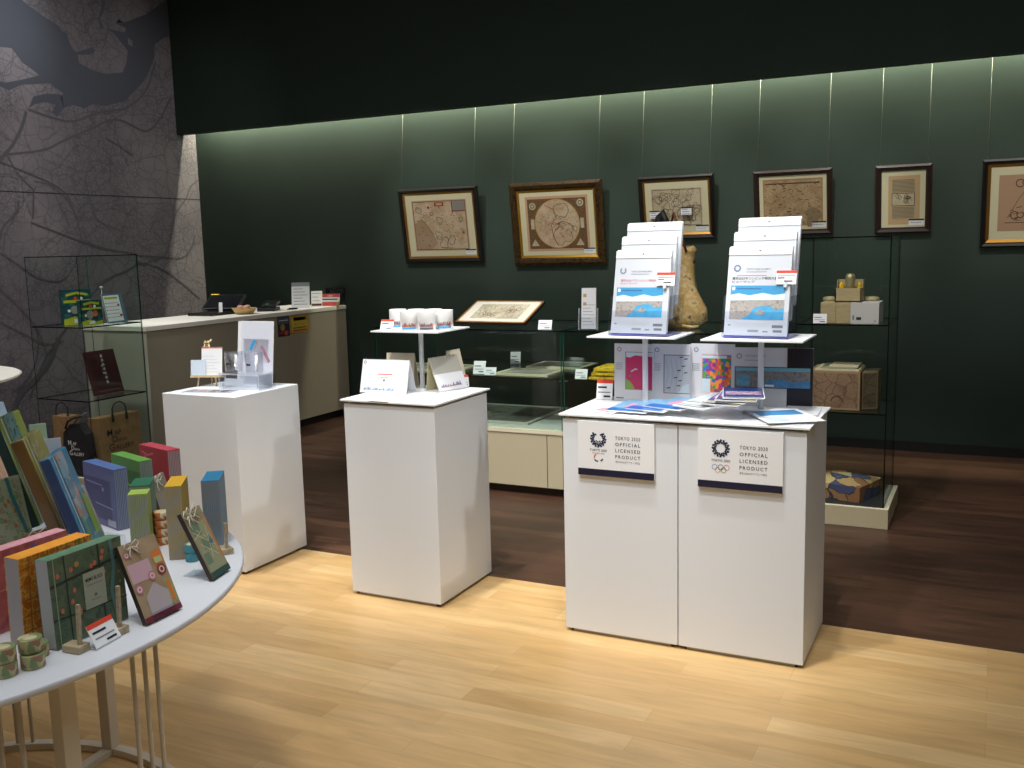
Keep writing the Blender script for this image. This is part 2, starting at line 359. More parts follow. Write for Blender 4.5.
ROADS=[
([(5.6, 2.74), (5.56, 2.63), (5.46, 2.47), (5.38, 2.39), (5.25, 2.26)], 0.05) ,
([(5.38, 2.39), (5.47, 2.22), (5.61, 2.1)], 0.03) ,
([(5.38, 2.38), (5.76, 2.44), (5.92, 2.53), (6.26, 2.67), (6.42, 2.75), (6.55, 2.78), (6.72, 2.73), (6.87, 2.68), (7.03, 2.8), (7.21, 3.05)], 0.03) ,
([(5.62, 2.76), (5.88, 2.71), (6.07, 2.7), (6.31, 2.81), (6.55, 2.86), (6.63, 2.87), (6.9, 3.04), (7.04, 3.35)], 0.03) ,
([(5.61, 2.18), (5.79, 2.16), (5.99, 1.98), (6.04, 1.69)], 0.015) ,
([(6.13, 2.26), (6.16, 2.02), (6.21, 1.85), (6.52, 1.77)], 0.02) ,
([(7.49, 2.28), (7.36, 2.2), (7.32, 2.09), (7.15, 1.95), (7.06, 1.69)], 0.025) ,
([(5.31, 2.32), (5.48, 2.27), (5.88, 2.14), (5.99, 1.98)], 0.02) ,
([(6.39, 2.6), (6.69, 2.46)], 0.012) ,
([(5.45, 2.02), (5.44, 1.92), (5.29, 1.82), (5.25, 1.7)], 0.025) ,
([(5.6, 2.1), (5.57, 1.87)], 0.02) ,
([(5.55, 1.84), (6.0, 1.69), (6.29, 1.6)], 0.02) ,
([(5.75, 3.35), (6.08, 3.1), (6.27, 2.75), (6.32, 2.27)], 0.004) ,
([(6.62, 1.46), (6.48, 1.4), (6.3, 1.36), (6.11, 1.23), (6.0, 1.13), (5.71, 0.86), (5.54, 0.68), (5.39, 0.4)], 0.03) ,
([(6.63, 1.55), (6.99, 1.52), (7.21, 1.5), (7.34, 1.61), (7.4, 1.74)], 0.02) ,
([(6.62, 1.49), (6.91, 1.43), (7.14, 1.29), (7.4, 1.1)], 0.02) ,
([(5.24, 1.6), (5.43, 1.47), (5.57, 1.37), (5.82, 1.33), (5.98, 1.54), (6.08, 1.73)], 0.014) ,
([(6.08, 1.69), (6.24, 1.62), (6.63, 1.56)], 0.014) ,
([(7.05, 1.69), (6.99, 1.52), (6.62, 1.46)], 0.016) ,
([(5.18, 1.04), (5.38, 0.93), (5.57, 0.81), (5.76, 0.83)], 0.014) ,
([(5.51, 0.98), (5.5, 0.69), (5.27, 0.45)], 0.014) ,
([(5.71, 0.86), (5.59, 0.64), (5.43, 0.53), (5.27, 0.42), (5.2, 0.27)], 0.07) ,
([(5.2, 1.31), (5.35, 1.17), (5.51, 0.98), (5.58, 0.73)], 0.012) ,
]

wl = MB(); wl.box(-7.35,-7.2,-3.2,7.6,0,CEIL,mural)
WF = Fr((-7.2,0,0),(0,1,0),(0,0,1))
def sm(pts, it=1):
    for _ in range(it):
        q=[pts[0]]
        for a,b in zip(pts,pts[1:]): q += [(a[0]*.75+b[0]*.25,a[1]*.75+b[1]*.25),(a[0]*.25+b[0]*.75,a[1]*.25+b[1]*.75)]
        pts=q+[pts[-1]]
    return pts
for s_ in SEA: wl.poly(WF,s_,sea_m,.001)
wl.poly(WF,ISLE,mural,.0016)
for i_,(p_,wd) in enumerate(ROADS): wl.line(WF,sm(p_,2),wd*.6,road_m,.002+.0005*i_)
wl.box(-7.2,-7.1965,-3.2,7.5,2.083,2.09,M('mural_seam',(52,50,52),.8))
struct(wl,'wall_left')
struct(MB().box(-7.35,4.2,7.5,7.65,0,CEIL,green),'wall_back')
sf = MB().box(-7.2,4.2,7.25,7.34,2.70,CEIL,green); sf.box(-7.2,4.2,7.34,7.5,2.97,3.05,green)
struct(sf,'wall_upper')
struct(MB().box(-7.2,4.2,7.485,7.5,0,.07,M('black_skirting',(14,15,15),.6)),'baseboard_back')
struct(MB().box(4.05,4.2,-3.2,7.6,0,CEIL,M('plain_wall_paint',(120,118,112),.8)),'wall_right')
struct(MB().box(-7.35,4.2,-3.35,-3.2,0,CEIL,_mats['plain_wall_paint']),'wall_front')
struct(MB().box(-7.35,4.2,-3.35,7.65,CEIL,CEIL+.1,M('dark_ceiling_paint',(70,72,70),.9)),'ceiling')
ls = MB().box(-7.1,4.0,7.375,7.425,2.945,2.968,M('cove_lamp_body',(225,225,215),.6))
struct(ls,'trim_1')

# ---------------------------------------------------------------- framed antique maps
def coast(rng, cx,cy,r, k=14, rough=.35, ry=None):
    a=[rng.uniform(1-rough,1+rough) for _ in range(k)]
    return [(cx+r*a[i]*math.cos(2*PI*i/k), cy+(ry or r)*a[i]*math.sin(2*PI*i/k)) for i in range(k)]
parch = Mmap('parchment_map',(206,184,152),(110,84,62),26,.035,(190,164,130),.7,.5)
parch2 = Mmap('pale_parchment_map',(204,192,160),(120,102,76),26,.03,(188,174,142),.7,.45)
parchb = Mmap('brown_parchment_map',(190,164,124),(110,84,56),34,.05,(172,144,104),.7,.7)
mat_c = M('cream_mount_board',(214,208,170),.8)
sepia = M('sepia_ink',(78,56,42),.7); pinkp = M('rose_paper',(196,156,126),.8)
brownb = Mnoise('ornate_brown_border',[(92,66,40),(120,90,50)],60,.7); greeni = M('green_ink',(86,104,74),.7)
redi = M('brick_red_ink',(140,62,46),.7); yelli = M('ochre_ink',(178,140,70),.7)
wirem = M('steel_wire',(150,152,140),.4,.5)
fr_black = M('black_frame',(20,17,16),.4); fr_bronze = Mnoise('bronze_frame',[(34,25,16),(84,60,28),(38,28,18)],28,.4,stretch=(1,1,1),metal=.4)
fr_brown = M('dark_brown_frame',(44,28,24),.4)
def picture(x0,x1,z0,z1,fw,outer,inner,iw,mw,label,art,topout=.09,printm=parch,seed=1,wires=True,tagc=True):
    H=math.hypot(z1-z0,topout); w_=x1-x0; ln=math.asin(topout/H)
    a=V((1,0,0)); up=V((0,-math.sin(ln),math.cos(ln))); th=.03
    root=thing('framed_map',label,'framed picture',((x0+x1)/2,7.47,z0),'framed antique maps along the green wall')
    F=Fr((x0,7.5-.012-th,z0),a,up); n=F.n
    b=MB()
    def side(p,q,wd,m,d0,d1,inset):
        pass
    def rim(i0,i1,d0,d1,m):
        # mitred ring between inset i0 and i1, depth d0 (at i0) to d1 (at i1)
        o=[(i0,i0),(w_-i0,i0),(w_-i0,H-i0),(i0,H-i0)]; i=[(i1,i1),(w_-i1,i1),(w_-i1,H-i1),(i1,H-i1)]
        for k in range(4):
            j=(k+1)%4; b.face([F.p(*o[k],d0),F.p(*o[j],d0),F.p(*i[j],d1),F.p(*i[k],d1)],m)
    o=[(0,0),(w_,0),(w_,H),(0,H)]
    for k in range(4):
        j=(k+1)%4; b.face([F.p(*o[k],-th),F.p(*o[j],-th),F.p(*o[j],.004),F.p(*o[k],.004)],outer)
    b.face([F.p(*q,-th) for q in o[::-1]],outer)
    rim(0,fw*.35,.004,.012,outer); rim(fw*.35,fw*.8,.012,.006,outer); rim(fw*.8,fw,.006,-.004,outer)
    fo=b.build('frame',root)
    b=MB(); rim(fw,fw+iw,-.002,-.010,inner); b.build('gilt_slip',fo)
    b=MB(); i=fw+iw; b.rect(F,i,i,w_-i,H-i,mat_c,-.012); mo=b.build('mount_board',root)
    p=MB(); mx,my=mw; G=Fr(F.p(i+mx,i+my,-.011),a,up); pw,ph=w_-2*(i+mx),H-2*(i+my)
    art(p,G,pw,ph,random.Random(seed)); p.build('map_print',mo)
    if tagc:
        t=MB(); T=Fr(F.p(w_-i-.105,i+.012,-.010),a,up); t.rect(T,0,0,.1,.045,paper,0); t.rect(T,0,.034,.1,.045,ink,.0005); t.line(T,[(.01,.02),(.08,.02)],.003,inkg,.001); t.build('caption_label',mo)
    g=MB(); g.rect(F,fw,fw,w_-fw,H-fw,Mglass('picture_glass',(253,253,253),.05),-.001); g.build('glass_sheet',root)
    if wires:
        for xx in (.03,w_-.03):
            q=MB(); q.tube([F.p(xx,H-.01,-.01),(x0+xx,7.482,2.96)],.0016,wirem,6); q.build('hanging_wire',root)
    return root
def art_old(kind):
    def f(p,G,w_,h,r):
        if kind==1:   # coastline chart
            p.rect(G,-.012,-.012,w_+.012,h+.012,pinkp,-.0005); p.rect(G,0,0,w_,h,parch,0)
            for k in range(4):
                q=[(0,0),(w_,0),(w_,h),(0,h)]; p.line(G,[q[k],q[(k+1)%4]],.005,sepia,.001)
            p.poly(G,[(0,0),(w_*.28,0),(w_*.42,h*.12),(w_*.36,h*.3),(w_*.24,h*.5),(w_*.16,h*.62),(0,h*.55)],M('tan_land',(166,138,104),.7),.0008)
            p.line(G,[(w_*.36,h*.3),(w_*.24,h*.5),(w_*.16,h*.62),(w_*.05,h*.6)],.006,greeni,.0015)
            for cx,cy,rr,mm in ((.62,.42,.05,yelli),(.85,.28,.05,yelli),(.5,.6,.07,greeni),(.45,.3,.06,greeni),(.1,.82,.05,greeni),(.7,.18,.07,sepia),(.55,.14,.08,sepia),(.9,.62,.03,greeni),(.35,.75,.03,sepia)):
                pts=coast(r,cx*w_,cy*h,rr*w_,12,.4); p.line(G,pts+[pts[0]],.005,mm,.0015)
            for k in range(95):
                x,y=r.random()*w_*.9,r.random()*h*.9; p.line(G,[(x,y),(x+r.uniform(.006,.02),y+r.uniform(-.012,.012))],.0032,r.choice([sepia,greeni,sepia,M('tan_ink',(150,118,84),.7)]),.0018)
            p.rect(G,w_*.42,h*.9,w_*.6,h*.98,redi,.002); p.rect(G,w_*.45,h*.92,w_*.57,h*.96,pinkp,.0025)
            p.rect(G,w_*.76,h*.8,w_-.004,h-.004,M('blue_grey_cartouche',(140,134,124),.7),.002); p.rect(G,w_*.76,h*.78,w_-.004,h*.8,redi,.0025)
            p.rect(G,w_*.745,h*.74,w_*.76,h,sepia,.0025); p.disc(G,w_*.3,h*.88,.012,redi,.003); p.disc(G,w_*.93,h*.34,.012,redi,.003)
        elif kind==2: # oval world map
            p.rect(G,-.02,-.02,w_+.02,h+.02,pinkp,-.0005); p.rect(G,0,0,w_,h,brownb,0)
            p.disc(G,w_/2,h/2,w_*.385,parch,.001,40,h*.485); p.ring(G,w_/2,h/2,w_*.385,.006,yelli,.0015,40,ry=h*.485)
            pts=coast(r,w_*.6,h*.76,w_*.13,14,.25); p.line(G,pts+[pts[0]],.005,greeni,.002)
            p.line(G,[(w_*.3,h*.88),(w_*.45,h*.78),(w_*.5,h*.62),(w_*.4,h*.48),(w_*.42,h*.25),(w_*.5,h*.05)],.006,M('rust_ink',(150,84,60),.7),.002)
            pts=coast(r,w_*.6,h*.3,w_*.16,14,.3); p.line(G,pts+[pts[0]],.004,sepia,.002)
            pts=coast(r,w_*.8,h*.4,w_*.04,10,.3); p.line(G,pts+[pts[0]],.005,greeni,.002)
            for k in range(90):
                t=r.uniform(0,2*PI); q=r.random()*.34; x,y=w_/2+w_*q*math.cos(t),h/2+h*q*math.sin(t); p.line(G,[(x,y),(x+r.uniform(.006,.024),y+r.uniform(-.016,.016))],.0028,r.choice([sepia,M('rust_ink',(150,84,60),.7),sepia]),.0025)
            for cx,cy in ((.09,.86),(.91,.9)): p.disc(G,cx*w_,cy*h,.03,parch2,.002); p.ring(G,cx*w_,cy*h,.015,.008,greeni,.003,10)
            for cx in (.075,.93): p.rect(G,(cx-.03)*w_,h*.4,(cx+.03)*w_,h*.6,parch2,.002)
            for cx in (.1,.88): p.poly(G,[((cx-.07)*w_,.06*h),((cx+.07)*w_,.06*h),(cx*w_,.2*h)],parch2,.002)
        elif kind==3:
            p.rect(G,0,0,w_,h,parch2,0); q=[(.01,.01),(w_-.01,.01),(w_-.01,h-.01),(.01,h-.01)]
            for k in range(4): p.line(G,[q[k],q[(k+1)%4]],.003,sepia,.001)
            for k in range(34):
                pts=coast(r,r.random()*w_*.8+.1*w_,r.random()*h*.8+.1*h,.03,9,.5); p.line(G,pts+[pts[0]],.003,sepia,.0015)
        elif kind==4:
            p.rect(G,-.008,-.008,w_+.008,h+.008,M('orange_border',(170,124,82),.8),-.0005); p.rect(G,0,0,w_,h,parchb,0)
            p.poly(G,coast(r,w_*.85,h*.15,w_*.14,12,.4),M('shaded_sea',(140,120,88),.7),.001)
            for k in range(70):
                x,y=r.random()*w_*.94,r.random()*h*.96; p.line(G,[(x,y),(x+r.uniform(.005,.025),y+r.uniform(-.012,.012))],.004,sepia,.0015)
            p.line(G,[(w_*.03,h*.93),(w_*.97,h*.93)],.006,sepia,.002)
        elif kind==5:
            p.rect(G,-.02,-.035,w_+.03,h+.02,M('foxed_paper',(196,164,120),.8),-.0005); p.rect(G,0,0,w_,h,M('old_page',(186,168,130),.8),0)
            for blk0,blk1 in ((.04,.3),(.68,.97)):
                k=0; yy=blk0
                while yy<blk1:
                    p.line(G,[(w_*.04,h*yy),(w_*.96,h*yy)],.0035,M('type_ink',(112,100,82),.8),.001); yy+=.032
            p.rect(G,w_*.03,h*.34,w_*.97,h*.64,parch2,.001)
            q=[(.03*w_,.34*h),(.97*w_,.34*h),(.97*w_,.64*h),(.03*w_,.64*h)]
            for k in range(4): p.line(G,[q[k],q[(k+1)%4]],.004,sepia,.0015)
            for k in range(9):
                pts=coast(r,w_*r.uniform(.15,.85),h*r.uniform(.42,.58),.012,8,.5); p.line(G,pts+[pts[0]],.003,sepia,.002)
        else:
            p.rect(G,0,0,w_,h,M('foxed_pink_paper',(176,142,112),.8),0)
            for x,y in ((.3,.85),(.24,.28)):
                p.ring(G,w_*x,h*y,.025,.006,sepia,.001,12,.5,5.5); p.ring(G,w_*(x+.08),h*(y+.01),.02,.006,sepia,.0012,12,2.5,7.5)
            p.line(G,[(w_*.14,h*.24),(w_*.3,h*.6),(w_*.5,h*.9)],.003,sepia,.001); p.line(G,[(w_*.1,h*.15),(w_*.95,h*.15)],.004,sepia,.001)
            for k in range(40):
                y=r.uniform(.18,.8); x=.12+.5*(y-.15)+r.uniform(-.06,.5)
                p.line(G,[(w_*x,h*y),(w_*(x+.05),h*(y+.01))],.003,sepia,.0015)
    return f
picture(-4.76,-3.975,1.42,2.063,.038,fr_black,gold,.018,(.075,.06),'black framed antique sea chart with tan coast, first picture from the mural corner',art_old(1))
picture(-3.665,-2.845,1.385,2.06,.062,fr_bronze,goldb,.018,(.07,.055),'wide bronze framed oval world map with ornate brown border',art_old(2),seed=4)
picture(-2.54,-1.943,1.572,2.055,.034,fr_black,gold,.014,(.05,.05),'black and gold framed pale map, its lower part hidden behind a white brochure tower',art_old(3),seed=3)
picture(-1.643,-1.082,1.58,2.05,.036,fr_brown,fr_brown,.004,(.035,.035),'dark brown framed brown county map above the second brochure tower',art_old(4),seed=5)
picture(-.79,-.42,1.572,2.043,.038,fr_brown,fr_brown,.004,(.065,.055),'narrow upright dark brown frame holding an old printed book page',art_old(5),seed=6)
picture(-.11,.52,1.46,2.045,.034,fr_black,gold,.02,(.05,.055),'black framed ornate calligraphic print, cut off by the right edge of the picture',art_old(6),seed=8)
# two info cards hanging in front of third print are tied to the tote bag

# ---------------------------------------------------------------- sales counter
cs = M('taupe_laminate',(160,150,132),.55)
ct = thing('sales_counter','long taupe sales counter with white top running toward the green wall','counter',(-5.8,6.3,0))
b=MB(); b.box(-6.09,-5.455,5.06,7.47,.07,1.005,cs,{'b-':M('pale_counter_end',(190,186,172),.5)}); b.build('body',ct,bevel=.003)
b=MB(); b.box(-6.10,-5.447,5.05,7.47,1.005,1.04,M('counter_top_white',(244,240,230),.4)); b.build('countertop',ct,bevel=.003)
b=MB(); b.box(-6.05,-5.49,5.10,7.47,0,.07,blk); b.build('toe_kick',ct)
def poster(y0,y1,z0,z1,label,bg,fn):
    b=MB(); F=Fr((-5.4535,y0,z0),(0,1,0),(0,0,1)); b.pbox(F.o,F.a*(y1-y0),F.u*(z1-z0),F.n*.0015,bg)
    F=Fr(F.p(0,0,.0015),F.a,F.u); fn(b,F,y1-y0,z1-z0); return tag(b.build('counter_notice'),label,'notice','notices taped on the counter side')
def po1(b,F,w_,h):
    b.rect(F,.01,h*.62,w_-.01,h-.01,M('steel_blue_print',(78,96,110),.6)); b.rect(F,.01,.02,w_-.01,h*.25,M('dark_red_print',(150,44,48),.6)); b.disc(F,w_*.4,h*.45,.03,yelli); b.line(F,[(.02,h*.8),(w_-.02,h*.8)],.006,paper); b.disc(F,w_*.68,h*.16,.022,M('pale_red_print',(206,90,84),.6))
def po2(b,F,w_,h):
    b.rect(F,.012,.012,w_-.012,h-.012,M('mustard_print',(206,178,64),.6)); b.rect(F,.04,h*.68,w_-.04,h*.88,redi); b.text(F,w_/2,h*.42,.028,'ポイント',redi,align='c',width=.15); b.line(F,[(.03,h*.28),(w_-.03,h*.28)],.012,greeni); b.line(F,[(.03,h*.14),(w_-.03,h*.14)],.012,redi)
poster(6.49,6.645,.83,1.0,'dark blue and red notice on the counter side',M('dark_notice',(40,44,52),.6),po1)
poster(6.66,6.905,.845,1.0,'yellow notice with red lettering on the counter side',M('orange_notice',(196,132,40),.6),po2)
# things on the counter
b=MB(); F,bk=lean(-6.1,6.62,26,35,1.04,.02); b=MB()
t=thing('cash_register','black point-of-sale terminal leaning back on the counter near the mural','cash register',(-5.86,6.3,1.04))
b=MB(); b.box(-6.0,-5.74,6.02,6.4,1.04,1.065,blk); b.build('base',t,bevel=.004)
F,bk=lean(-6.02,6.20,20,64,1.07,.02); b=MB(); b.pbox(F.o,F.a*.32,F.u*.24,bk*.02,blk); b.rect(F,.015,.015,.305,.225,M('dark_screen',(22,24,28),.15),.0006); scr=b.build('screen',t,bevel=.003)
b=MB(); b.pbox(F.p(.0,.235,-.01),F.a*.07,F.u*.02,F.n*.01,M('yellow_tab',(236,206,60),.5)); b.build('yellow_sticker',scr)
t=thing('bread_basket','small round wicker basket with pale pink packets on the counter','basket',(-5.6,6.28,1.04))
wk=Mwood('wicker',(206,180,120),(178,148,88),40,(1,1,6))
b=MB(); b.lathe((-5.62,6.28,1.04),[(.001,.004),(.07,.004),(.098,.045),(.102,.052),(.096,.05),(.066,.01),(.001,.01)],wk,24,cap=False); b.build('bowl',t)
for k,(dx,dy) in enumerate(((-.03,-.012),(.032,-.012),(0,.038))):
    b=MB(); b.lathe((-5.62+dx,6.28+dy,1.072),[(.002,0),(.02,.004),(.028,.022),(.022,.04),(.002,.044)],M('pink_wrapper',(216,160,146),.5),12,cap=False)
    tag(b.build('wrapped_sweet'),'pale pink wrapped sweet heaped in the wicker basket','sweet','sweets in the wicker basket')
b=MB(); F,bk=lean(-5.77,6.14,26,8,1.055,.005); b.pbox(F.o,F.a*.03,F.u*.09,bk*.004,paper); tag(b.build('small_card'),'tiny white card upright beside the wicker basket','card')
t=thing('card_reader','black sloping card payment terminal on the counter','card reader',(-5.62,6.62,1.04))
b=MB(); b.pbox((-5.72,6.55,1.04),(.14,.06,0),(-.1,.2,0),(0,0,.03),blk); b.build('base',t,bevel=.004)
b=MB(); b.pbox((-5.70,6.58,1.07),(.12,.05,0),(-.07,.15,.035),(0,0,.025),blk); kp=b.build('keypad',t,bevel=.004)
b=MB(); b.pbox((-5.665,6.6,1.098),(.02,.008,0),(-.01,.03,.006),(0,0,.003),M('green_key',(60,160,90),.5)); b.build('green_button',kp)
b=MB(); b.tube([(-5.58,6.78,1.046),(-5.54,6.86,1.046),(-5.6,6.95,1.046),(-5.66,6.9,1.046)],.005,blk); b.build('cable',t)
def standee(name,x,y,yaw,ln,w_,h,label,cat,m,fn,z=1.04,foot=True,t=.003,group=None):
    F,bk=lean(x,y,yaw,ln,z,t); root=thing(name,label,cat,(x,y,z),group)
    b=MB(); b.pbox(F.o,F.a*w_,F.u*h,bk*t,m); fn(b,F,w_,h); b.build('card',root)
    if foot:
        q=F.o+bk*t; back=V((bk.x,bk.y,0)).normalized()
        b=MB(); b.face([F.p(w_*.3,h*.7)+bk*(t+.001),F.p(w_*.7,h*.7)+bk*(t+.001),V((*(F.p(w_*.7,0)+back*(h*.45))[:2],z)),V((*(F.p(w_*.3,0)+back*(h*.45))[:2],z))],acryr); b.build('support',root)
    return root
def txtlines(b,F,w_,h,m=inkg,n=5,x0=.12,x1=.88,y0=.15,y1=.85,wd=.004):
    for k in range(n):
        y=h*(y0+(y1-y0)*k/max(1,n-1)); b.line(F,[(w_*x0,y),(w_*(x1-.13*(k%3)),y)],wd,m)
standee('counter_sign',-5.69,6.98,30,14,.16,.235,'grey lettered sign in a clear upright holder on the counter','sign',paperg,lambda b,F,w_,h:(b.rect(F,0,h*.85,w_,h,inkg),txtlines(b,F,w_,h,ink,6,y1=.75)))
b=MB(); b.pbox((-5.80,6.93,1.04),(.14,.07,0),(-.03,.06,0),(0,0,.035),M('pale_grey_box',(200,198,190),.6)); tag(b.build('small_box'),'low pale box under the grey lettered counter sign','box') if False else None
standee('counter_sign',-5.62,7.17,30,18,.10,.15,'small pinkish lettered card in a clear holder on the counter','sign',paper,lambda b,F,w_,h:(txtlines(b,F,w_,h,redi,4),b.rect(F,.005,.01,w_-.005,.03,navy)))
def sale(b,F,w_,h):
    b.rect(F,0,h*.72,w_,h,M('pale_red_band',(206,84,84),.6)); b.rect(F,0,0,w_,h*.34,M('pale_red_band')); b.text(F,w_/2,h*.77,.02,'ご案内',paper,align='c'); b.line(F,[(w_*.12,h*.55),(w_*.88,h*.55)],.01,ink); b.rect(F,w_*.86,0,w_,h*.35,yelli,.001)
standee('counter_sign',-5.62,7.29,12,14,.20,.115,'red and white banded sign at the wall end of the counter','sign',paper,sale)
t=thing('monitor','dark small monitor behind the red and white counter sign','monitor',(-5.6,7.4,1.04))
F,bk=lean(-5.64,7.405,10,4,1.085,.02); b=MB(); b.pbox(F.o,F.a*.2,F.u*.12,bk*.015,blk); b.rect(F,.01,.01,.19,.11,M('dark_screen')); b.build('screen',t)
b=MB(); b.box(-5.60,-5.5,7.40,7.45,1.04,1.05,blk); b.box(-5.565,-5.535,7.415,7.435,1.05,1.09,blk); b.build('stand',t)
b=MB(); b.box(-5.78,-5.70,5.85,5.93,1.04,1.06,M('grey_pad',(70,70,70),.7)); 

# ---------------------------------------------------------------- pedestals
def pedestal(x0,x1,y0,y1,h,label,slab=True,parent=None,name='display_pedestal'):
    t=parent or thing(name,label,'pedestal',((x0+x1)/2,(y0+y1)/2,0),'white display pedestals')
    b=MB(); b.box(x0,x1,y0,y1,.014,h,white); b.build('body',t,bevel=.002)
    b=MB()
    for fx in (x0+.02,x1-.06):
        for fy in (y0+.012,y1-.05): b.box(fx,fx+.04,fy,fy+.04,0,.014,blk)
    b.box(x0+.03,x1-.03,y0+.008,y1-.03,.002,.014,M('grey_plinth',(150,150,140),.6)); b.build('plinth',t)
    if slab:
        b=MB(); b.box(x0+.02,x1-.02,y0+.02,y1-.02,h,h+.012,M('shadow_gap_board',(150,148,138),.6)); b.build('riser_board',t)
        b=MB(); b.box(x0-.012,x1+.012,y0-.012,y1+.012,h+.012,h+.020,whitegl); b.build('top_panel',t,bevel=.001)
    return t
pedestal(-3.666,-3.2,3.472,3.94,.873,'white pedestal nearest the taupe counter, holding the wooden easel and mug',False)
pedestal(-2.566,-2.1,3.465,3.94,.878,'middle white pedestal topped with mugs and desk calendars')
kx0,kxm,kx1,ky0,ky1,kh=-1.505,-1.038,-.571,3.452,3.902,.875
pedestal(kx0,kxm-.002,ky0,ky1,kh,'white pedestal with crescent logo sign, left half of the wide display block',False)
pedestal(kxm+.002,kx1,ky0,ky1,kh,'white pedestal with ring logo sign, right half of the wide display block',False)
t=thing('worktop','thin white top panel spanning the two joined sign pedestals','worktop',(-1.04,3.68,kh))
b=MB(); b.box(kx0+.02,kxm-.03,ky0+.02,ky1-.02,kh,kh+.012,_mats['shadow_gap_board']); b.box(kxm+.02,kx1-.02,ky0+.02,ky1-.02,kh,kh+.012,_mats['shadow_gap_board']); b.build('riser_board',t)
b=MB(); b.box(kx0-.012,kx1+.012,ky0-.012,ky1+.012,kh+.012,kh+.020,whitegl); b.build('top_panel',t,bevel=.001)
KT=kh+.020; MT=.898; LT=.873
# logo signs
indigo=M('indigo_ink',(20,32,72),.6)
def ring_logo(b,F,cx,cy,R,gap=False):
    n=16
    for j,(rr,sz) in enumerate(((.96,.27),(.70,.24))):
        for i in range(n):
            t=2*PI*(i+.5*(j%2))/n
            if gap and abs(((t-PI/2+PI)%(2*PI))-PI)<(.62-.05*j): continue
            
            
            cxx,cyy=cx+R*rr*math.cos(t),cy+R*rr*math.sin(t); u=t+.5*(1 if i%2 else -1); s1,s2=R*sz*.60,R*sz*.44
            ca,sa=math.cos(u),math.sin(u)
            b.face([F.p(cxx+ca*x-sa*y,cyy+sa*x+ca*y,.0008) for x,y in ((-s1,-s2),(s1,-s2),(s1,s2),(-s1,s2))],indigo)
    if gap:
        for j in range(2):
            for i in range(6):
                t=PI+PI*(i+.5)/6; rr=.44-.2*j
                cxx,cyy=cx+R*rr*math.cos(t),cy-R*.18+R*rr*math.sin(t)*.9; s1=R*.11
                if rr>.1: b.face([F.p(cxx+x,cyy+y,.0008) for x,y in ((-s1,0),(0,-s1*.7),(s1,0),(0,s1*.7))],indigo)
def sign(x0,z0,w_,h,label,kind):
    root=thing('product_sign',label,'sign',(x0+w_/2,ky0-.012,z0),'licensed product signs on the pedestal fronts')
    F=Fr((x0,ky0-.013,z0),(1,0,0),(0,0,1))
    b=MB(); b.pbox(F.o,F.a*w_,F.u*h,-F.n*.012,paper); pn=b.build('panel',root)
    b=MB(); b.rect(F,0,0,w_,.027,navy,.0008); b.build('navy_band',pn)
    b=MB(); R=.030; cx,cy=w_*.275,h*.68
    ring_logo(b,F,cx,cy,R,kind=='p'); b.text(F,cx,h*.455,.0125,'TOKYO 2020',ink,align='c',width=.070)
    if kind=='p':
        b.text(F,cx,h*.41,.006,'PARALYMPIC GAMES',inkg,align='c',width=.05)
        b.ring(F,cx-.004,h*.34,.013,.004,red,.0009,8,1.9,3.3); b.ring(F,cx-.004,h*.34,.014,.0045,indigo,.0009,8,3.7,4.9); b.ring(F,cx+.006,h*.345,.013,.0045,indigo,.0009,8,4.9,5.9)
    else:
        for (dx,dy,m_) in ((-.022,0,M('ring_blue',(70,130,190),.6)),(0,0,ink),(.022,0,M('ring_red',(214,80,84),.6)),(-.011,-.010,M('ring_yellow',(226,176,70),.6)),(.011,-.010,M('ring_green',(80,150,100),.6))):
            b.ring(F,cx+dx,h*.36+dy,.0095,.0018,m_,.0009,14)
    b.build('emblem',pn)
    b=MB()
    for k,s_ in enumerate(('TOKYO 2020','OFFICIAL','LICENSED','PRODUCT')): b.text(F,w_*.50,h*(.69-.113*k),.0185,s_,ink,width=.1,sp=1.3)
    b.text(F,w_*.50,h*.275,.0085,'東京2020公式ライセンス商品',inkg,width=.098); b.build('lettering',pn)
sign(-1.436,.658,.31,.215,'white sign with crescent emblem and navy band on the left sign pedestal','p')
sign(-.958,.652,.308,.22,'white sign with five rings and round emblem, navy band, on the right sign pedestal','o')

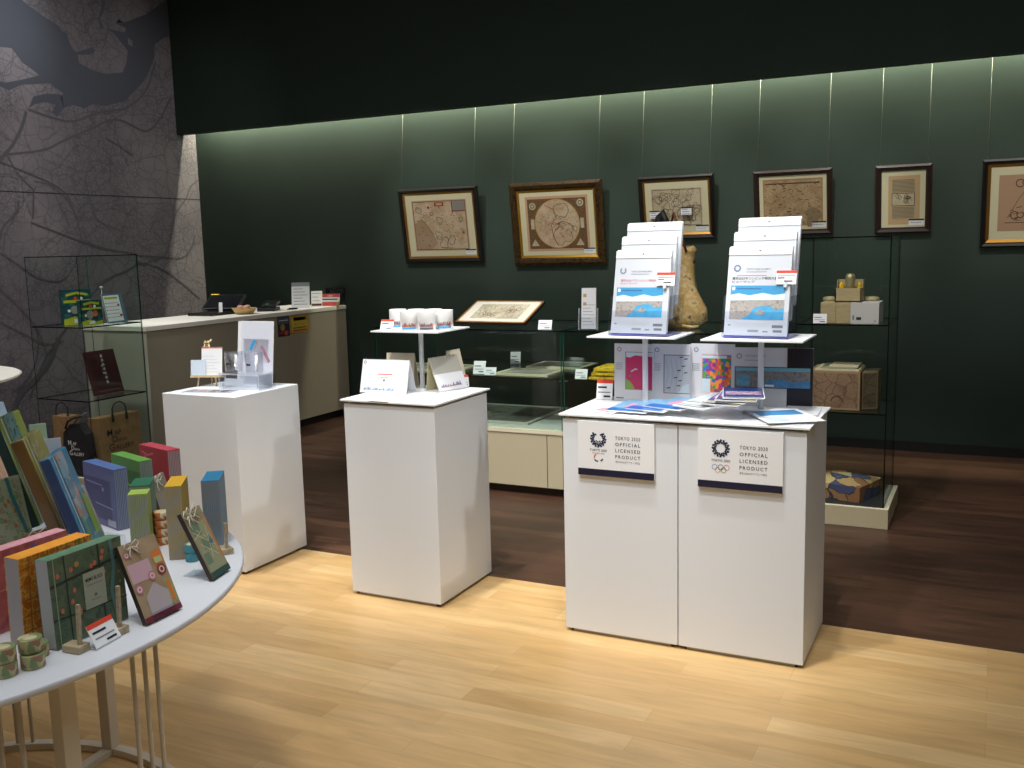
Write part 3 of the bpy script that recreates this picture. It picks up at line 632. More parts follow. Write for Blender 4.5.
# ---------------------------------------------------------------- glass cases and shelves
def pane(b, x0,x1,y0,y1,z0,z1, em=edgeg):
    """thin glass sheet: its narrow faces carry the dark green edge"""
    d=[x1-x0,y1-y0,z1-z0]; k=d.index(min(d)); ax='abc'[k]
    b.box(x0,x1,y0,y1,z0,z1,em,{ax+'-':glass,ax+'+':glass})
def showcase(x0,x1,y0,y1,label,seams):
    t=thing('glass_showcase',label,'display case',((x0+x1)/2,(y0+y1)/2,0),'low glass showcases on cream bases')
    b=MB(); b.box(x0,x1,y0,y1,.055,.395,cream); bc=b.build('base_cabinet',t,bevel=.002)
    b=MB(); b.box(x0-.004,x1+.004,y0-.006,y1,.395,.42,creamtop); b.build('base_rim',t)
    for s in seams:
        b=MB(); b.box(s-.0025,s+.0025,y0-.001,y0,.06,.39,M('seam_shadow',(96,82,58),.8)); b.build('door_gap',bc)
    b=MB(); b.box(x0+.03,x1-.03,y0+.05,y1,0,.055,M('brown_toe_kick',(70,54,42),.7)); b.build('toe_kick',t)
    b=MB(); b.box(x0+.02,x1-.02,y0+.02,y1-.02,.42,.43,M('case_floor_pale',(196,206,196),.5)); b.build('case_floor',t)
    b=MB(); pane(b,x0,x1,y0,y0+.006,.42,1.03,blkline); b.build('front_glass',t)
    b=MB(); pane(b,x0,x1,y1-.006,y1,.42,1.03,blkline); b.build('back_glass',t)
    for xx in (x0,x1-.006):
        b=MB(); pane(b,xx,xx+.006,y0+.007,y1-.007,.42,1.03,edgeg); b.build('side_glass',t)
    b=MB(); pane(b,x0,x1,y0,y1,1.03,1.038,blkline); b.build('glass_top',t)
    b=MB(); pane(b,x0+.01,x1-.01,y0+.01,y1-.01,.735,.743,blkline); b.build('glass_shelf',t)
    for xx in (x0+.008,x1-.02):
        for yy in (y0+.012,y1-.024):
            b=MB(); b.box(xx,xx+.012,yy,yy+.012,.727,.735,M('steel_clip',(150,150,146),.3,.8)); b.build('shelf_clip',t)
    return t
SY0,SY1=5.35,6.15
showcase(-3.68,-2.336,SY0,SY1,'low glass showcase on cream base between the taupe counter and the sign pedestals',(-2.44,-3.1))
showcase(-2.326,-1.02,SY0,SY1,'low glass showcase mostly hidden behind the sign pedestals',(-1.7,))
ST=1.038; SM=.743; SF=.43
def tower(x0,x1,y0,y1,label,em,shelves,H=1.55,baseh=.11,grp='tall glass shelf towers'):
    t=thing('glass_shelf_tower',label,'display shelf',((x0+x1)/2,(y0+y1)/2,0),grp)
    b=MB(); b.box(x0-.025,x1+.025,y0-.025,y1+.025,0,baseh,M('cream_plinth',(198,186,150),.5),{'c+':creamtop}); b.build('plinth',t,bevel=.002)
    b=MB(); b.box(x0,x1,y0,y1,baseh,baseh+.004,M('charcoal_tray',(48,52,50),.4)); b.build('plinth_tray',t)
    b=MB(); pane(b,x0,x0+.006,y0,y1,baseh,H,em); b.build('side_glass',t)
    b=MB(); pane(b,x1-.006,x1,y0,y1,baseh,H,em); b.build('side_glass',t)
    b=MB(); pane(b,x0+.007,x1-.007,y1-.006,y1,baseh,H,edgeg); b.build('back_glass',t)
    b=MB(); pane(b,x0,x1,y0,y1,H,H+.006,em); b.build('glass_top',t)
    for z in shelves:
        b=MB(); pane(b,x0+.007,x1-.007,y0+.002,y1-.008,z-.008,z,em); b.build('glass_shelf',t)
    return t
tower(-.965,-.488,5.40,5.92,'tall glass shelf tower with cream plinth by the right end of the sign pedestals',blkline,(.62,1.095))
tower(-5.715,-5.22,4.33,4.815,'tall glass shelf tower in front of the map mural, holding shopping bags',blkline,(.62,1.10))

# ---------------------------------------------------------------- goods on the glass cases
def sheetprint(name,label,cat,o,ax,w_,dy,h,m_edge,artf,group=None,t=.012,tilt=0):
    a=V((math.cos(ax),math.sin(ax),0)); b_=V((-math.sin(ax),math.cos(ax),0)); u=b_*math.cos(tilt)+Z*math.sin(tilt)
    F=Fr(V(o)+Z*.0015+a.cross(u)*t,a,u); b=MB(); b.pbox(F.o,F.a*w_,F.u*h,-F.n*t,m_edge); artf(b,F,w_,h); return tag(b.build(name),label,cat,group)
def printart(base,border=mat_c,m=.05,pm=None):
    def f(b,F,w_,h):
        b.rect(F,.004,.004,w_-.004,h-.004,border); b.rect(F,m,m,w_-m,h-m,base,.001)
    return f
greymap=Mmap('grey_engraved_map',(166,162,144),(90,92,84),16,.06,(140,138,122),.7,.8)
darkmap=Mmap('dark_engraved_map',(122,124,112),(64,68,60),14,.1,(92,96,84),.7,.9)
sheetprint('mounted_print','mounted antique print lying at the front of the showcase middle shelf','print',(-2.83,5.40,SM),0,.38,0,.28,mat_c,printart(greymap,M('ivory_board',(206,200,170),.8),.03))
sheetprint('mounted_print','mounted print lying at the back right corner of the showcase middle shelf','print',(-2.78,5.78,SM),0,.4,0,.3,mat_c,printart(darkmap,_mats['ivory_board'],.03))
sheetprint('mounted_print','ivory mounted print on the middle shelf behind the desk calendars','print',(-3.62,5.42,SM),0,.5,0,.34,mat_c,printart(greymap,_mats['ivory_board'],.04))
sheetprint('mounted_print','large dark engraved map lying on the floor of the left showcase','print',(-3.30,5.42,SF),0,.70,0,.60,M('grey_board',(186,186,172),.8),printart(darkmap,M('grey_board'),.025))
# framed map leaning on a block on the case top
t=thing('framed_map','pale framed map lying tilted on top of the low glass showcase','framed picture',(-2.86,5.6,ST))
F,bk=lean(-3.15,5.50,-4,66,1.05,.02); w_,h=.52,.30
b=MB(); b.pbox(F.o,F.a*w_,F.u*h,bk*.018,M('dark_brown_frame')); 
for (x0,y0,x1,y1) in ((0,0,w_,.014),(0,h-.014,w_,h),(0,0,.014,h),(w_-.014,0,w_,h)): b.rect(F,x0,y0,x1,y1,M('gilt_wood',(176,126,58),.4,.4),.003)
b.build('frame',t)
b=MB(); b.rect(F,.012,.012,w_-.012,h-.012,M('white_mount',(226,222,206),.8),.0015); b.build('mount_board',t)
b=MB(); b.rect(F,.08,.055,w_-.08,h-.05,Mmap('cream_map',(214,204,176),(120,104,80),24,.05,None,.7,.7),.002)
r=random.Random(4)
for k in range(16):
    pts=coast(r,r.uniform(.12,w_-.12),r.uniform(.08,h-.08),.018,9,.5); b.line(F,pts+[pts[0]],.003,sepia,.0025)
b.build('map_print',t)
b=MB(); b.box(-3.10,-2.72,5.58,5.62,ST,1.088,acry,{'c+':acryr}); b.build('support_block',t)
def tagcard(x,y,yaw,z,label,w_=.05,h=.035,redtop=False,ln=25,grp=None,base=True):
    z+=.001; t=thing('price_card',label,'price tag',(x,y,z),grp)
    F,bk=lean(x,y,yaw,ln,z+.002,.002); b=MB(); b.pbox(F.o,F.a*w_,F.u*h,bk*.0015,paper)
    if redtop: b.rect(F,0,h*.8,w_,h,red)
    b.line(F,[(w_*.12,h*.6),(w_*.6,h*.6)],h*.09,ink if redtop else inkg); b.line(F,[(w_*.12,h*.35),(w_*.85,h*.35)],h*.05,inkg); b.line(F,[(w_*.5,h*.15),(w_*.85,h*.15)],h*.09,ink)
    b.build('card',t)
    if base:
        b=MB(); b.pbox(V((x,y,z))-F.n*0,F.a*w_,V((bk.x,bk.y,0)).normalized()*.03,Z*.002,acryr); b.face([F.p(w_*.4,0)+bk*.002,F.p(w_*.6,0)+bk*.002,F.p(w_*.6,h*.8)+bk*.003,F.p(w_*.4,h*.8)+bk*.003],acryr); b.build('holder',t)
    return t
tagcard(-2.50,5.38,10,ST,'white card on the showcase top beside the tilted framed map',.085,.06)
tagcard(-2.88,5.38,10,SM,'white tag on the showcase shelf just right of the desk calendars',.075,.05)
tagcard(-2.98,5.41,10,SM,'clear cased tag behind the white tag on the showcase shelf',.08,.085)
tagcard(-2.98,5.95,20,SM,'tall grey card standing at the back of the showcase shelf',.07,.085)
tagcard(-2.26,5.38,8,SM,'white tag beside the folded yellow cloth',.075,.06)
tagcard(-2.2,5.95,8,SM,'grey tag standing behind the folded yellow cloth',.10,.06)
# leaflet holder on top
t=thing('leaflet_holder','clear acrylic holder standing on the showcase top beside the brochure tower','leaflet holder',(-2.19,5.36,ST))
F,bk=lean(-2.235,5.40,8,6,ST+.062,.02); b=MB(); b.pbox(F.p(0,-.06,0),F.a*.11,F.u*.075,F.n*.004,acry); b.pbox(F.p(0,-.06,-.03),F.a*.11,F.u*.20,F.n*.003,acry)
b.pbox(F.p(-.002,-.06,-.03),F.a*.002,F.u*.13,F.n*.035,acryr); b.pbox(F.p(.11,-.06,-.03),F.a*.002,F.u*.13,F.n*.035,acryr); b.build('pocket',t)
b=MB(); b.pbox(F.p(.012,-.055,-.02),F.a*.088,F.u*.245,F.n*.012,paperg); G=Fr(F.p(.012,-.055,-.008),F.a,F.u)
b.rect(G,.01,.19,.03,.21,yelli); b.rect(G,.01,.14,.03,.16,yelli); txtlines(b,G,.088,.24,inkg,7,.1,.9,.1,.6,.003); tag(b.build('leaflet'),'grey lettered leaflets filling the acrylic holder on the showcase','leaflet')
# yellow folded cloth
ycl=Mnoise('yellow_print_cloth',[(222,188,36),(236,206,50),(214,176,30),(110,104,40)],40,.8)
for k in range(3):
    b=MB(); n=14; z0=SM+.002+k*.024; x0,x1,y0,y1=-2.17+.01*k,-1.72,5.38+.015*k,5.72-.02*k
    prof=[]
    for i in range(n+1):
        x=x0+(x1-x0)*i/n
        prof.append((x, .016+.003*math.sin(i*1.7+k)+(.004 if k==2 else 0)*math.sin(i*.6)))
    for i in range(n):
        (xa,ha),(xb,hb)=prof[i],prof[i+1]
        for j in range(6):
            ya,yb=y0+(y1-y0)*j/6,y0+(y1-y0)*(j+1)/6; f=lambda hh,jj: z0+hh*(1 if 0<jj<6 else .8)
            b.face([(xa,ya,f(ha,j)),(xb,ya,f(hb,j)),(xb,yb,f(hb,j+1)),(xa,yb,f(ha,j+1))],ycl,True)
        b.face([(xa,y0,z0),(xb,y0,z0),(xb,y0,z0+hb*.8),(xa,y0,z0+ha*.8)],ycl)
        b.face([(xa,y1,z0),(xb,y1,z0),(xb,y1,z0+hb*.8),(xa,y1,z0+ha*.8)],ycl)
    b.face([(x0,y0,z0),(x0,y1,z0),(x0,y1,z0+.013),(x0,y0,z0+.013)],ycl); b.face([(x1,y0,z0),(x1,y1,z0),(x1,y1,z0+.013),(x1,y0,z0+.013)],ycl)
    tag(b.build('folded_cloth'),['bottom folded yellow printed cloth of the small pile on the showcase shelf','middle folded yellow printed cloth of the small pile on the showcase shelf','top folded yellow printed cloth of the small pile on the showcase shelf'][k],'cloth','folded yellow cloths')
b=MB(); b.box(-2.03,-1.8,5.76,5.96,SM+.001,SM+.095,M('tan_box',(176,156,116),.7)); b.build('x') if False else tag(b.build('gift_box',bevel=.004),'tan box behind the folded yellow cloths','box')
# tote bag on top of the case
t=thing('drawstring_bag','tan printed fabric bag with leather strap standing on the right showcase','bag',(-1.63,5.7,ST))
bagm=Mnoise('tan_satin_print',[(216,186,124),(198,164,100),(226,200,146),(112,86,52)],22,.45)
b=MB(); n=22; prof=[(0,.12,.06),(.03,.15,.085),(.10,.148,.085),(.17,.138,.078),(.24,.126,.07),(.32,.116,.062),(.40,.100,.05),(.435,.088,.042),(.45,.092,.046),(.475,.088,.042)]
k0=len(b.v)
for j,(hh,rx,ry) in enumerate(prof):
    for i in range(n):
        t_=2*PI*i/n; w1=1+.05*math.sin(3*t_+j*1.3)+.045*math.sin(7*t_+j*.9); b.v.append(V((-1.71+rx*w1*math.cos(t_)+.02*math.sin(j),5.7+ry*w1*math.sin(t_),ST+.009+hh+.006*math.sin(5*t_+j))))
for j in range(len(prof)-1):
    for i in range(n): b.f.append((k0+j*n+i,k0+j*n+(i+1)%n,k0+(j+1)*n+(i+1)%n,k0+(j+1)*n+i)); b.m.append(b.mi(bagm)); b.sm.append(True)
b.f.append(tuple(k0+i for i in range(n))[::-1]); b.m.append(0); b.sm.append(False); b.build('body',t)
b=MB(); lea=M('brown_leather',(112,66,44),.5)
b.tube([(-1.65,5.66,1.49),(-1.68,5.66,1.58),(-1.715,5.67,1.67),(-1.735,5.69,1.72),(-1.76,5.72,1.67),(-1.77,5.74,1.56),(-1.77,5.74,1.48)],.008,lea); b.build('strap',t)
b=MB(); b.tube([(-1.86,5.7,1.47),(-1.845,5.7,1.60),(-1.83,5.7,1.70),(-1.81,5.7,1.73),(-1.79,5.7,1.68),(-1.785,5.7,1.6)],.022,M('dark_ribbon',(30,26,28),.6)); b.build('ribbon',t)
b=MB(); b.tube([(-1.66,5.62,1.056),(-1.60,5.60,1.05),(-1.57,5.63,1.052)],.008,bagm); b.build('tie_end',t)
tg=MB(); F=Fr((-1.95,5.60,1.70),(.96,.1,0),(0,0,1)); 
# two swing cards by the third picture
t=thing('info_card_pair','two white info cards on the third framed map glass','card',(-2.3,7.4,1.66))
for (xx,zz) in ((-2.45,1.735),(-2.20,1.755)):
    b=MB(); F=Fr((xx,7.395,zz),(1,0,0),(0,-.14,1)); b.pbox(F.o,F.a*.085,F.u*.06,-F.n*.002,paper); b.rect(F,0,.05,.085,.06,ink); txtlines(b,F,.085,.05,inkg,3); b.build('info_card',t)

# tall right tower goods
wdm=Mwood('paulownia_wood',(178,164,124),(160,144,104),14,(1,1,8))
t=thing('wooden_box','open small wooden box with yellow silk lining on top of the stacked boxes','box',(-.69,5.55,1.2))
bz=1.208
b=MB(); x0,x1,y0,y1=-.775,-.64,5.48,5.60
for q in ((x0,x1,y0,y0+.006),(x0,x1,y1-.006,y1),(x0,x0+.006,y0,y1),(x1-.006,x1,y0,y1)): b.box(*q,bz,bz+.075,wdm)
b.box(x0,x1,y0,y1,bz,bz+.006,wdm); b.build('box_body',t)
b=MB(); b.box(x0,x1,y1+.001,y1+.007,bz+.0,bz+.118,wdm); b.box(x0,x0+.005,y1-.05,y1,bz+.075,bz+.116,wdm); b.box(x1-.005,x1,y1-.05,y1,bz+.075,bz+.116,wdm); b.build('lid',t)
b=MB(); ys=Mnoise('yellow_silk',[(232,196,40),(214,168,24)],30,.5)
for (cx,r_) in ((x0+.023,.014),(x1-.020,.011)): b.lathe((cx,5.56,bz+.05),[(.002,0),(r_,.01),(r_*1.1,.03),(r_*.8,.048),(.002,.055)],ys,10,cap=False)
b.build('silk_lining',t)
b=MB(); b.lathe((-.706,5.545,bz+.0075),[(.001,0),(.020,.001),(.023,.01),(.026,.115),(.024,.132),(.018,.142),(.001,.145)],M('brass_satin',(198,186,140),.3,.7),24,cap=False); tag(b.build('metal_cup'),'brass coloured metal cup standing in the small wooden box','cup')
tag(MB().box(-.845,-.765,5.46,5.66,1.096,1.207,wdm).build('wooden_box',bevel=.002),'pale wooden box, leftmost under the small open box','box','stacked gift boxes in the tower')
tag(MB().box(-.763,-.690,5.45,5.66,1.096,1.207,wdm).build('wooden_box',bevel=.002),'pale wooden box in the middle under the small open box','box','stacked gift boxes in the tower')
b=MB(); b.box(-.688,-.545,5.44,5.66,1.096,1.207,M('grey_white_box',(190,190,184),.6)); F=Fr((-.688,5.44,1.096),(1,0,0),(0,0,1)); b.rect(F,.01,.02,.02,.045,inkg); b.rect(F,.03,.02,.055,.035,ink); b.rect(F,.12,.012,.13,.018,inkg); tag(b.build('gift_box'),'white printed box beside the pale wooden boxes in the tower','box','stacked gift boxes in the tower')
for k,(x,y) in enumerate(((-.82,5.62),(-.60,5.62))):
    b=MB(); b.lathe((x,y,1.2075),[(.035,0),(.04,.008),(.035,.02),(.01,.024),(.001,.024)],wdm,16,cap=False); tag(b.build('wooden_disc'),['round wooden lid behind the open box, over the pale boxes','round wooden lid behind the open box, over the white box'][k],'lid')
tagcard(-.875,5.41,6,1.096,'white tag at the front left of the tower top shelf',.07,.05,ln=10)
brm=Mmap('brown_map_box_print',(150,124,96),(84,62,44),16,.06,(132,106,80),.6,.8)
b=MB(); b.box(-.90,-.632,5.46,5.74,.622,.835,M('brown_box_trim',(158,132,96),.6)); F=Fr((-.90,5.46,.622),(1,0,0),(0,0,1)); b.rect(F,.01,.012,.258,.2,brm); b.ring(F,.15,.045,.03,.006,sepia,.001,12,0,PI); tag(b.build('map_box',bevel=.002),'brown box printed with an antique map on the tower middle shelf','box','map printed boxes')
b=MB(); b.pbox((-.626,5.50,.622),(.075,.06,0),(.0,.17,0),(0,0,.205),M('olive_box_trim',(116,104,74),.6)); G=Fr((-.626,5.50,.622),(.075,.06,0),(0,0,1)); b.rect(G,.008,.01,.088,.195,Mmap('olive_map_box_print',(104,92,68),(60,52,38),16,.08,None,.6,.8)); tag(b.build('map_box',bevel=.002),'olive map box turned slightly beside the brown map box','box','map printed boxes')
for k,(x0,x1,y0,y1,m_) in enumerate(((-.87,-.64,5.47,5.72,M('ivory_card',(206,198,160),.6)),(-.84,-.66,5.49,5.70,M('grey_green_card',(148,150,128),.6)),(-.80,-.65,5.50,5.68,_mats['ivory_card']))):
    tag(MB().box(x0,x1,y0,y1,.836+k*.008,.843+k*.008,m_).build('flat_booklet'),['lowest ivory booklet lying on the brown map box','grey green booklet between two ivory ones on the map box','top ivory booklet of the three on the brown map box'][k],'booklet')
qm=Mcells('blue_gold_map_fabric',[(178,152,100),(84,92,122),(150,116,76),(196,178,120),(72,80,110),(140,100,66)],11,.7,(58,52,56),.03)
t=MB(); n=10
F0=V((-.952,5.53,.116)); a=V((.93,-.27,0)).normalized()*.35; c_=V((.27,.93,0)).normalized()*.30
t.pbox(F0,a,c_,Z*.085,qm)
k0=len(t.v)
for i in range(n+1):
    for j in range(n+1):
        u,v_=i/n,j/n; t.v.append(F0+a*u+c_*v_+Z*(.086+.035*(math.sin(PI*u)*math.sin(PI*v_))**.6))
for i in range(n):
    for j in range(n):
        t.f.append((k0+i*(n+1)+j,k0+(i+1)*(n+1)+j,k0+(i+1)*(n+1)+j+1,k0+i*(n+1)+j+1)); t.m.append(t.mi(qm)); t.sm.append(True)
tag(t.build('map_cushion'),'blue and gold map printed cushion on the cream plinth of the right tower','cushion')

# ---------------------------------------------------------------- left tower goods
toyt=Mnoise('teal_toy_print',[(30,84,84),(22,64,72),(60,120,110)],24,.4); toyy=M('yellow_green_toy_print',(178,190,52),.4)
def toy(x,y,yaw,ln,w_,h,t,label):
    F,bk=lean(x,y,yaw,ln,1.101,t); b=MB(); b.pbox(F.o,F.a*w_,F.u*h,bk*t,toyt)
    b.rect(F,.006,h*.62,w_-.006,h*.7,toyy); b.poly(F,[(0,0),(w_,0),(w_,h*.18),(w_*.7,h*.12),(w_*.4,h*.24),(0,h*.16)],toyy)
    b.line(F,[(w_*.15,h*.84),(w_*.5,h*.9),(w_*.85,h*.84)],.016,toyy,.001); b.disc(F,w_*.45,h*.74,.012,red,.001); b.disc(F,w_*.65,h*.74,.010,paper,.001); b.disc(F,w_*.2,h*.4,.01,paper,.001)
    b.rect(F,w_*.35,h*.05,w_*.62,h*.16,paper,.001); b.disc(F,w_*.66,h*.45,.02,M('toy_orange',(206,110,60),.5),.001); b.disc(F,w_*.4,h*.42,.028,M('toy_grey',(150,150,140),.5),.001)
    return tag(b.build('toy_pack'),label,'toy pack','teal and yellow toy packs')
toy(-5.50,4.42,72,0,.19,.235,.05,'taller teal and yellow toy pack at the back of the upper shelf')
toy(-5.33,4.42,88,0,.16,.165,.04,'shorter teal and yellow toy pack in front on the upper shelf')
def leafl(b,F,w_,h):
    b.rect(F,0,0,w_,h,M('slate_blue_print',(92,122,142),.5)); b.rect(F,.008,.012,w_-.03,h-.012,paper,.0008); b.line(F,[(.02,h*.85),(w_-.05,h*.85)],.014,toyy,.0012)
    for k in range(5): b.line(F,[(.03,h*(.2+.12*k)),(w_-.05,h*(.2+.12*k))],.003,inkg,.0012); b.rect(F,.014,h*(.18+.12*k),.024,h*(.21+.12*k),navy,.0012)
    b.disc(F,w_-.05,h*.6,.01,redi,.0014,ry=.008); b.disc(F,w_-.045,h*.25,.014,redi,.0014,ry=.008)
standee('leaflet',-5.30,4.60,95,12,.18,.20,'printed puzzle leaflet in a clear stand on the upper shelf of the mural tower','leaflet',paper,leafl,z=1.101)
b=MB(); b.tube([(-5.36,4.62,1.101),(-5.36,4.62,1.34)],.003,acryr); b.lathe((-5.36,4.62,1.335),[(.001,0),(.012,.004),(.012,.012),(.001,.016)],acryr,10,cap=False); tag(b.build('tag_clip'),'clear plastic clip standing behind the puzzle leaflet','clip')
t=thing('maroon_book','maroon cased book with white vertical lettering leaning on the mural tower shelf','book',(-5.4,4.6,.621))
F,bk=lean(-5.36,4.50,93,14,.621,.018); w_,h=.255,.30; mar=M('maroon_cloth',(66,28,32),.5)
b=MB(); b.pbox(F.o,F.a*w_,F.u*h,bk*.018,mar); cv_=b.build('cover',t,bevel=.001)
b=MB()
for k,ch in enumerate('東京都市地図集'): b.text(F,w_*.52,h*.84-k*.030,.022,ch,paper,align='c')
for k,ch in enumerate('第一巻'): b.text(F,w_*.46,h*.62-k*.024,.016,ch,paperg,align='c')
b.line(F,[(.03,.022),(w_-.03,.022)],.004,M('dull_pink_ink',(140,96,96),.6)); b.build('lettering',cv_)
# bags
def handles(t,F,w_,h,m,off=0):
    cx=w_*.5; r_=.058
    pts=[F.p(cx-r_,h-.03,.004+off)]+[F.p(cx-r_*math.cos(PI*k/12),h+.035+ .055*math.sin(PI*k/12),.004+off) for k in range(13)]+[F.p(cx+r_,h-.03,.004+off)]
    b=MB(); b.tube(pts,.004,m); b.tube([F.p(cx-r_,h-.035,.005+off),F.p(cx-r_,h+.015,.005+off)],.008,m); b.tube([F.p(cx+r_,h-.035,.005+off),F.p(cx+r_,h+.015,.005+off)],.008,m); b.build('handle',t)
def logo_txt(b,F,x,y,k,m):
    b.text(F,x,y,.05*k,'M',m); b.text(F,x+.045*k,y,.034*k,'AP',m); b.text(F,x+.03*k,y-.035*k,.045*k,'D',m); b.text(F,x+.062*k,y-.035*k,.02*k,'ESIGN',m)
    b.text(F,x+.005*k,y-.075*k,.05*k,'G',m); b.text(F,x+.045*k,y-.075*k,.034*k,'ALLERY',m)
t=thing('paper_bag','upright kraft paper shopping bag with black handles and black gallery lettering','shopping bag',(-5.37,4.63,.114))
F=Fr((-5.275,4.44,.118),(0,1,0),(-.02,0,1)); w_,h=.345,.365
b=MB(); b.pbox(F.o,F.a*w_,F.u*h,-F.n*.10,kraft); bb_=b.build('bag_body',t,bevel=.002)
handles(t,F,w_,h,M('black_cord',(26,22,22),.6)); 
b=MB(); logo_txt(b,F,.06,.235,1.35,ink); b.build('lettering',bb_)
t=thing('tote_bag','black fabric tote bag with white gallery lettering beside the kraft bag','tote bag',(-5.5,4.36,.114))
b=MB(); bm=Mnoise('black_canvas',[(26,26,30),(34,34,40)],20,.8); F=Fr((-5.52,4.345,.115),(.86,.0,0),(0,0,1))
pts=[(0,0),(.22,0),(.235,.15),(.22,.28),(.16,.345),(.08,.34),(.01,.28),(-.01,.12)]
b.face([F.p(x,y,0) for x,y in pts],bm); b.face([F.p(x,y,-.06) for x,y in pts][::-1],bm)
for p,q in zip(pts,pts[1:]+pts[:1]): b.face([F.p(*p,0),F.p(*p,-.06),F.p(*q,-.06),F.p(*q,0)],bm)
b.build('bag_body',t)
b=MB(); logo_txt(b,F,.05,.2,.9,paper); b.build('lettering',t)
b=MB(); b.tube([F.p(.04,.31,.005),F.p(.07,.36,.006),F.p(.13,.385,.006),F.p(.2,.40,.004)],.007,bm); b.tube([F.p(.05,.32,-.05),F.p(.09,.37,-.05),F.p(.2,.42,-.04)],.006,M('grey_strap',(110,120,122),.4)); b.build('handle',t)
t=thing('paper_bag','dim kraft bag with black handles standing at the mural side of the tower','shopping bag',(-5.66,4.5,.114))
F=Fr((-5.70,4.42,.117),(.98,.0,0),(0,0,1)); w_,h=.16,.37
b=MB(); b.pbox(F.o,F.a*w_,F.u*h,-F.n*.09,kraft); b.build('bag_body',t,bevel=.002); handles(t,F,w_,h,_mats['black_cord'],-.02)

# ---------------------------------------------------------------- riser stands
def riser(cx,cy,w_,d,z0,label,po=0):
    t=thing('riser_stand',label,'stand',(cx,cy,z0),'white pole stands on the pedestals')
    b=MB(); b.box(cx+po-.045,cx+po+.045,cy-.06,cy+.014,z0,z0+.004,whitegl); b.build('base_plate',t)
    b=MB(); b.cyl((cx+po,cy,z0+.004),.0115,1.174-z0-.004,white,16); b.build('pole',t)
    b=MB(); b.box(cx-w_/2,cx+w_/2,cy-d/2,cy+d/2,1.174,1.18,whitegl); b.build('tray',t)
riser(-1.294,3.785,.37,.27,KT,'white pole stand carrying the left brochure tower',.018)
riser(-.81,3.77,.38,.30,KT,'white pole stand carrying the right brochure tower',.008)
riser(-2.385,3.84,.355,.30,MT,'white pole stand carrying the mugs on the middle pedestal')
PT=1.18
# brochure towers
sky=M('sky_blue_print',(70,156,206),.4,coat=.3); cloud=M('cloud_white_print',(214,232,242),.4); city=Mnoise('city_grey_print',[(150,146,144),(176,170,164),(128,124,124)],70,.5); bay=Mnoise('bay_blue_print',[(88,176,220),(70,156,206)],30,.4)
def cover(b,F,w_,h,para,full=True):
    b.rect(F,.003,.003,w_-.003,h-.003,M('cover_white',(206,212,220),.35,coat=.4),.0003)
    cx,cy=w_*.15,h*.90-.02
    for k in range(10):
        t_=2*PI*k/10
        if para and math.sin(t_)>.7: continue
        b.disc(F,cx+.011*math.cos(t_),cy+.011*math.sin(t_),.0036,M('logo_grey',(104,120,150),.5),.0008,6)
    b.text(F,w_*.3,h*.885-.022,.009,'TOKYO 2020 PARALYMPIC' if para else 'TOKYO 2020 OLYMPIC',inkg,width=w_*.38)
    b.line(F,[(w_*.3,h*.86-.022),(w_*.62,h*.86-.022)],.0018,inkg)
    if not full: return
    if para:
        b.text(F,w_*.12,h*.69,.011,'東京2020パラリンピック競技大会',M('pink_red_ink',(214,84,96),.5),width=w_*.7); b.text(F,w_*.12,h*.655,.008,'ビューマップ',M('pink_red_ink'),width=w_*.3)
    else:
        b.line(F,[(w_*.15,h*.745),(w_*.62,h*.745)],.002,M('pink_red_ink',(214,84,96),.5))
        b.text(F,w_*.08,h*.695,.012,'東京2020オリンピック競技大会',ink,width=w_*.72); b.text(F,w_*.08,h*.655,.010,'ビューマップ',ink,width=w_*.36)
    x0,x1,y0,y1=w_*.07,w_*.93,h*.20,h*.62
    if para: x0,x1,y0,y1=w_*.06,w_*.9,h*.22,h*.61
    b.rect(F,x0,y0,x1,y1,city,.0006); b.rect(F,x0,y1-.042,x1,y1,sky,.0009)
    W=x1-x0; b.poly(F,[(x0,y1-.058),(x1,y1-.055),(x1,y1-.03),(x0+W*.8,y1-.036),(x0+W*.6,y1-.028),(x0+W*.35,y1-.038),(x0+W*.15,y1-.03),(x0,y1-.036)],cloud,.0012)
    b.poly(F,[(x0+W*.22,y0),(x1,y0),(x1,y0+.045),(x0+W*.85,y0+.035),(x0+W*.78,y0+.05),(x0+W*.6,y0+.052),(x0+W*.45,y0+.045),(x0+W*.38,y0+.02)],bay,.0012)
    b.poly(F,[(x0+W*.45,y0+.022),(x0+W*.6,y0+.018),(x0+W*.68,y0+.03),(x0+W*.55,y0+.038)],city,.0015)
    b.rect(F,x0+.005,y1-.018,x0+.016,y1-.005,paper,.0012); b.line(F,[(x0+.024,y1-.012),(x0+W*.55,y1-.012)],.004,M('deep_blue_ink',(60,110,160),.5),.0012)
    b.rect(F,w_*.06,h*.12,w_*.10,h*.135,inkg)
    for k in range(3): b.line(F,[(w_*.16,h*(.155-.02*k)),(w_*.7,h*(.155-.02*k))],.0015,paperg)
    b.rect(F,w_*.76,h*.10,w_*.93,h*.135,inkg); b.rect(F,w_*.38,h*.045,w_*.55,h*.075,M('pale_barcode',(150,152,158),.6)); b.rect(F,w_*.62,h*.045,w_*.7,h*.06,inkg); b.rect(F,w_*.78,h*.045,w_*.92,h*.075,inkg)
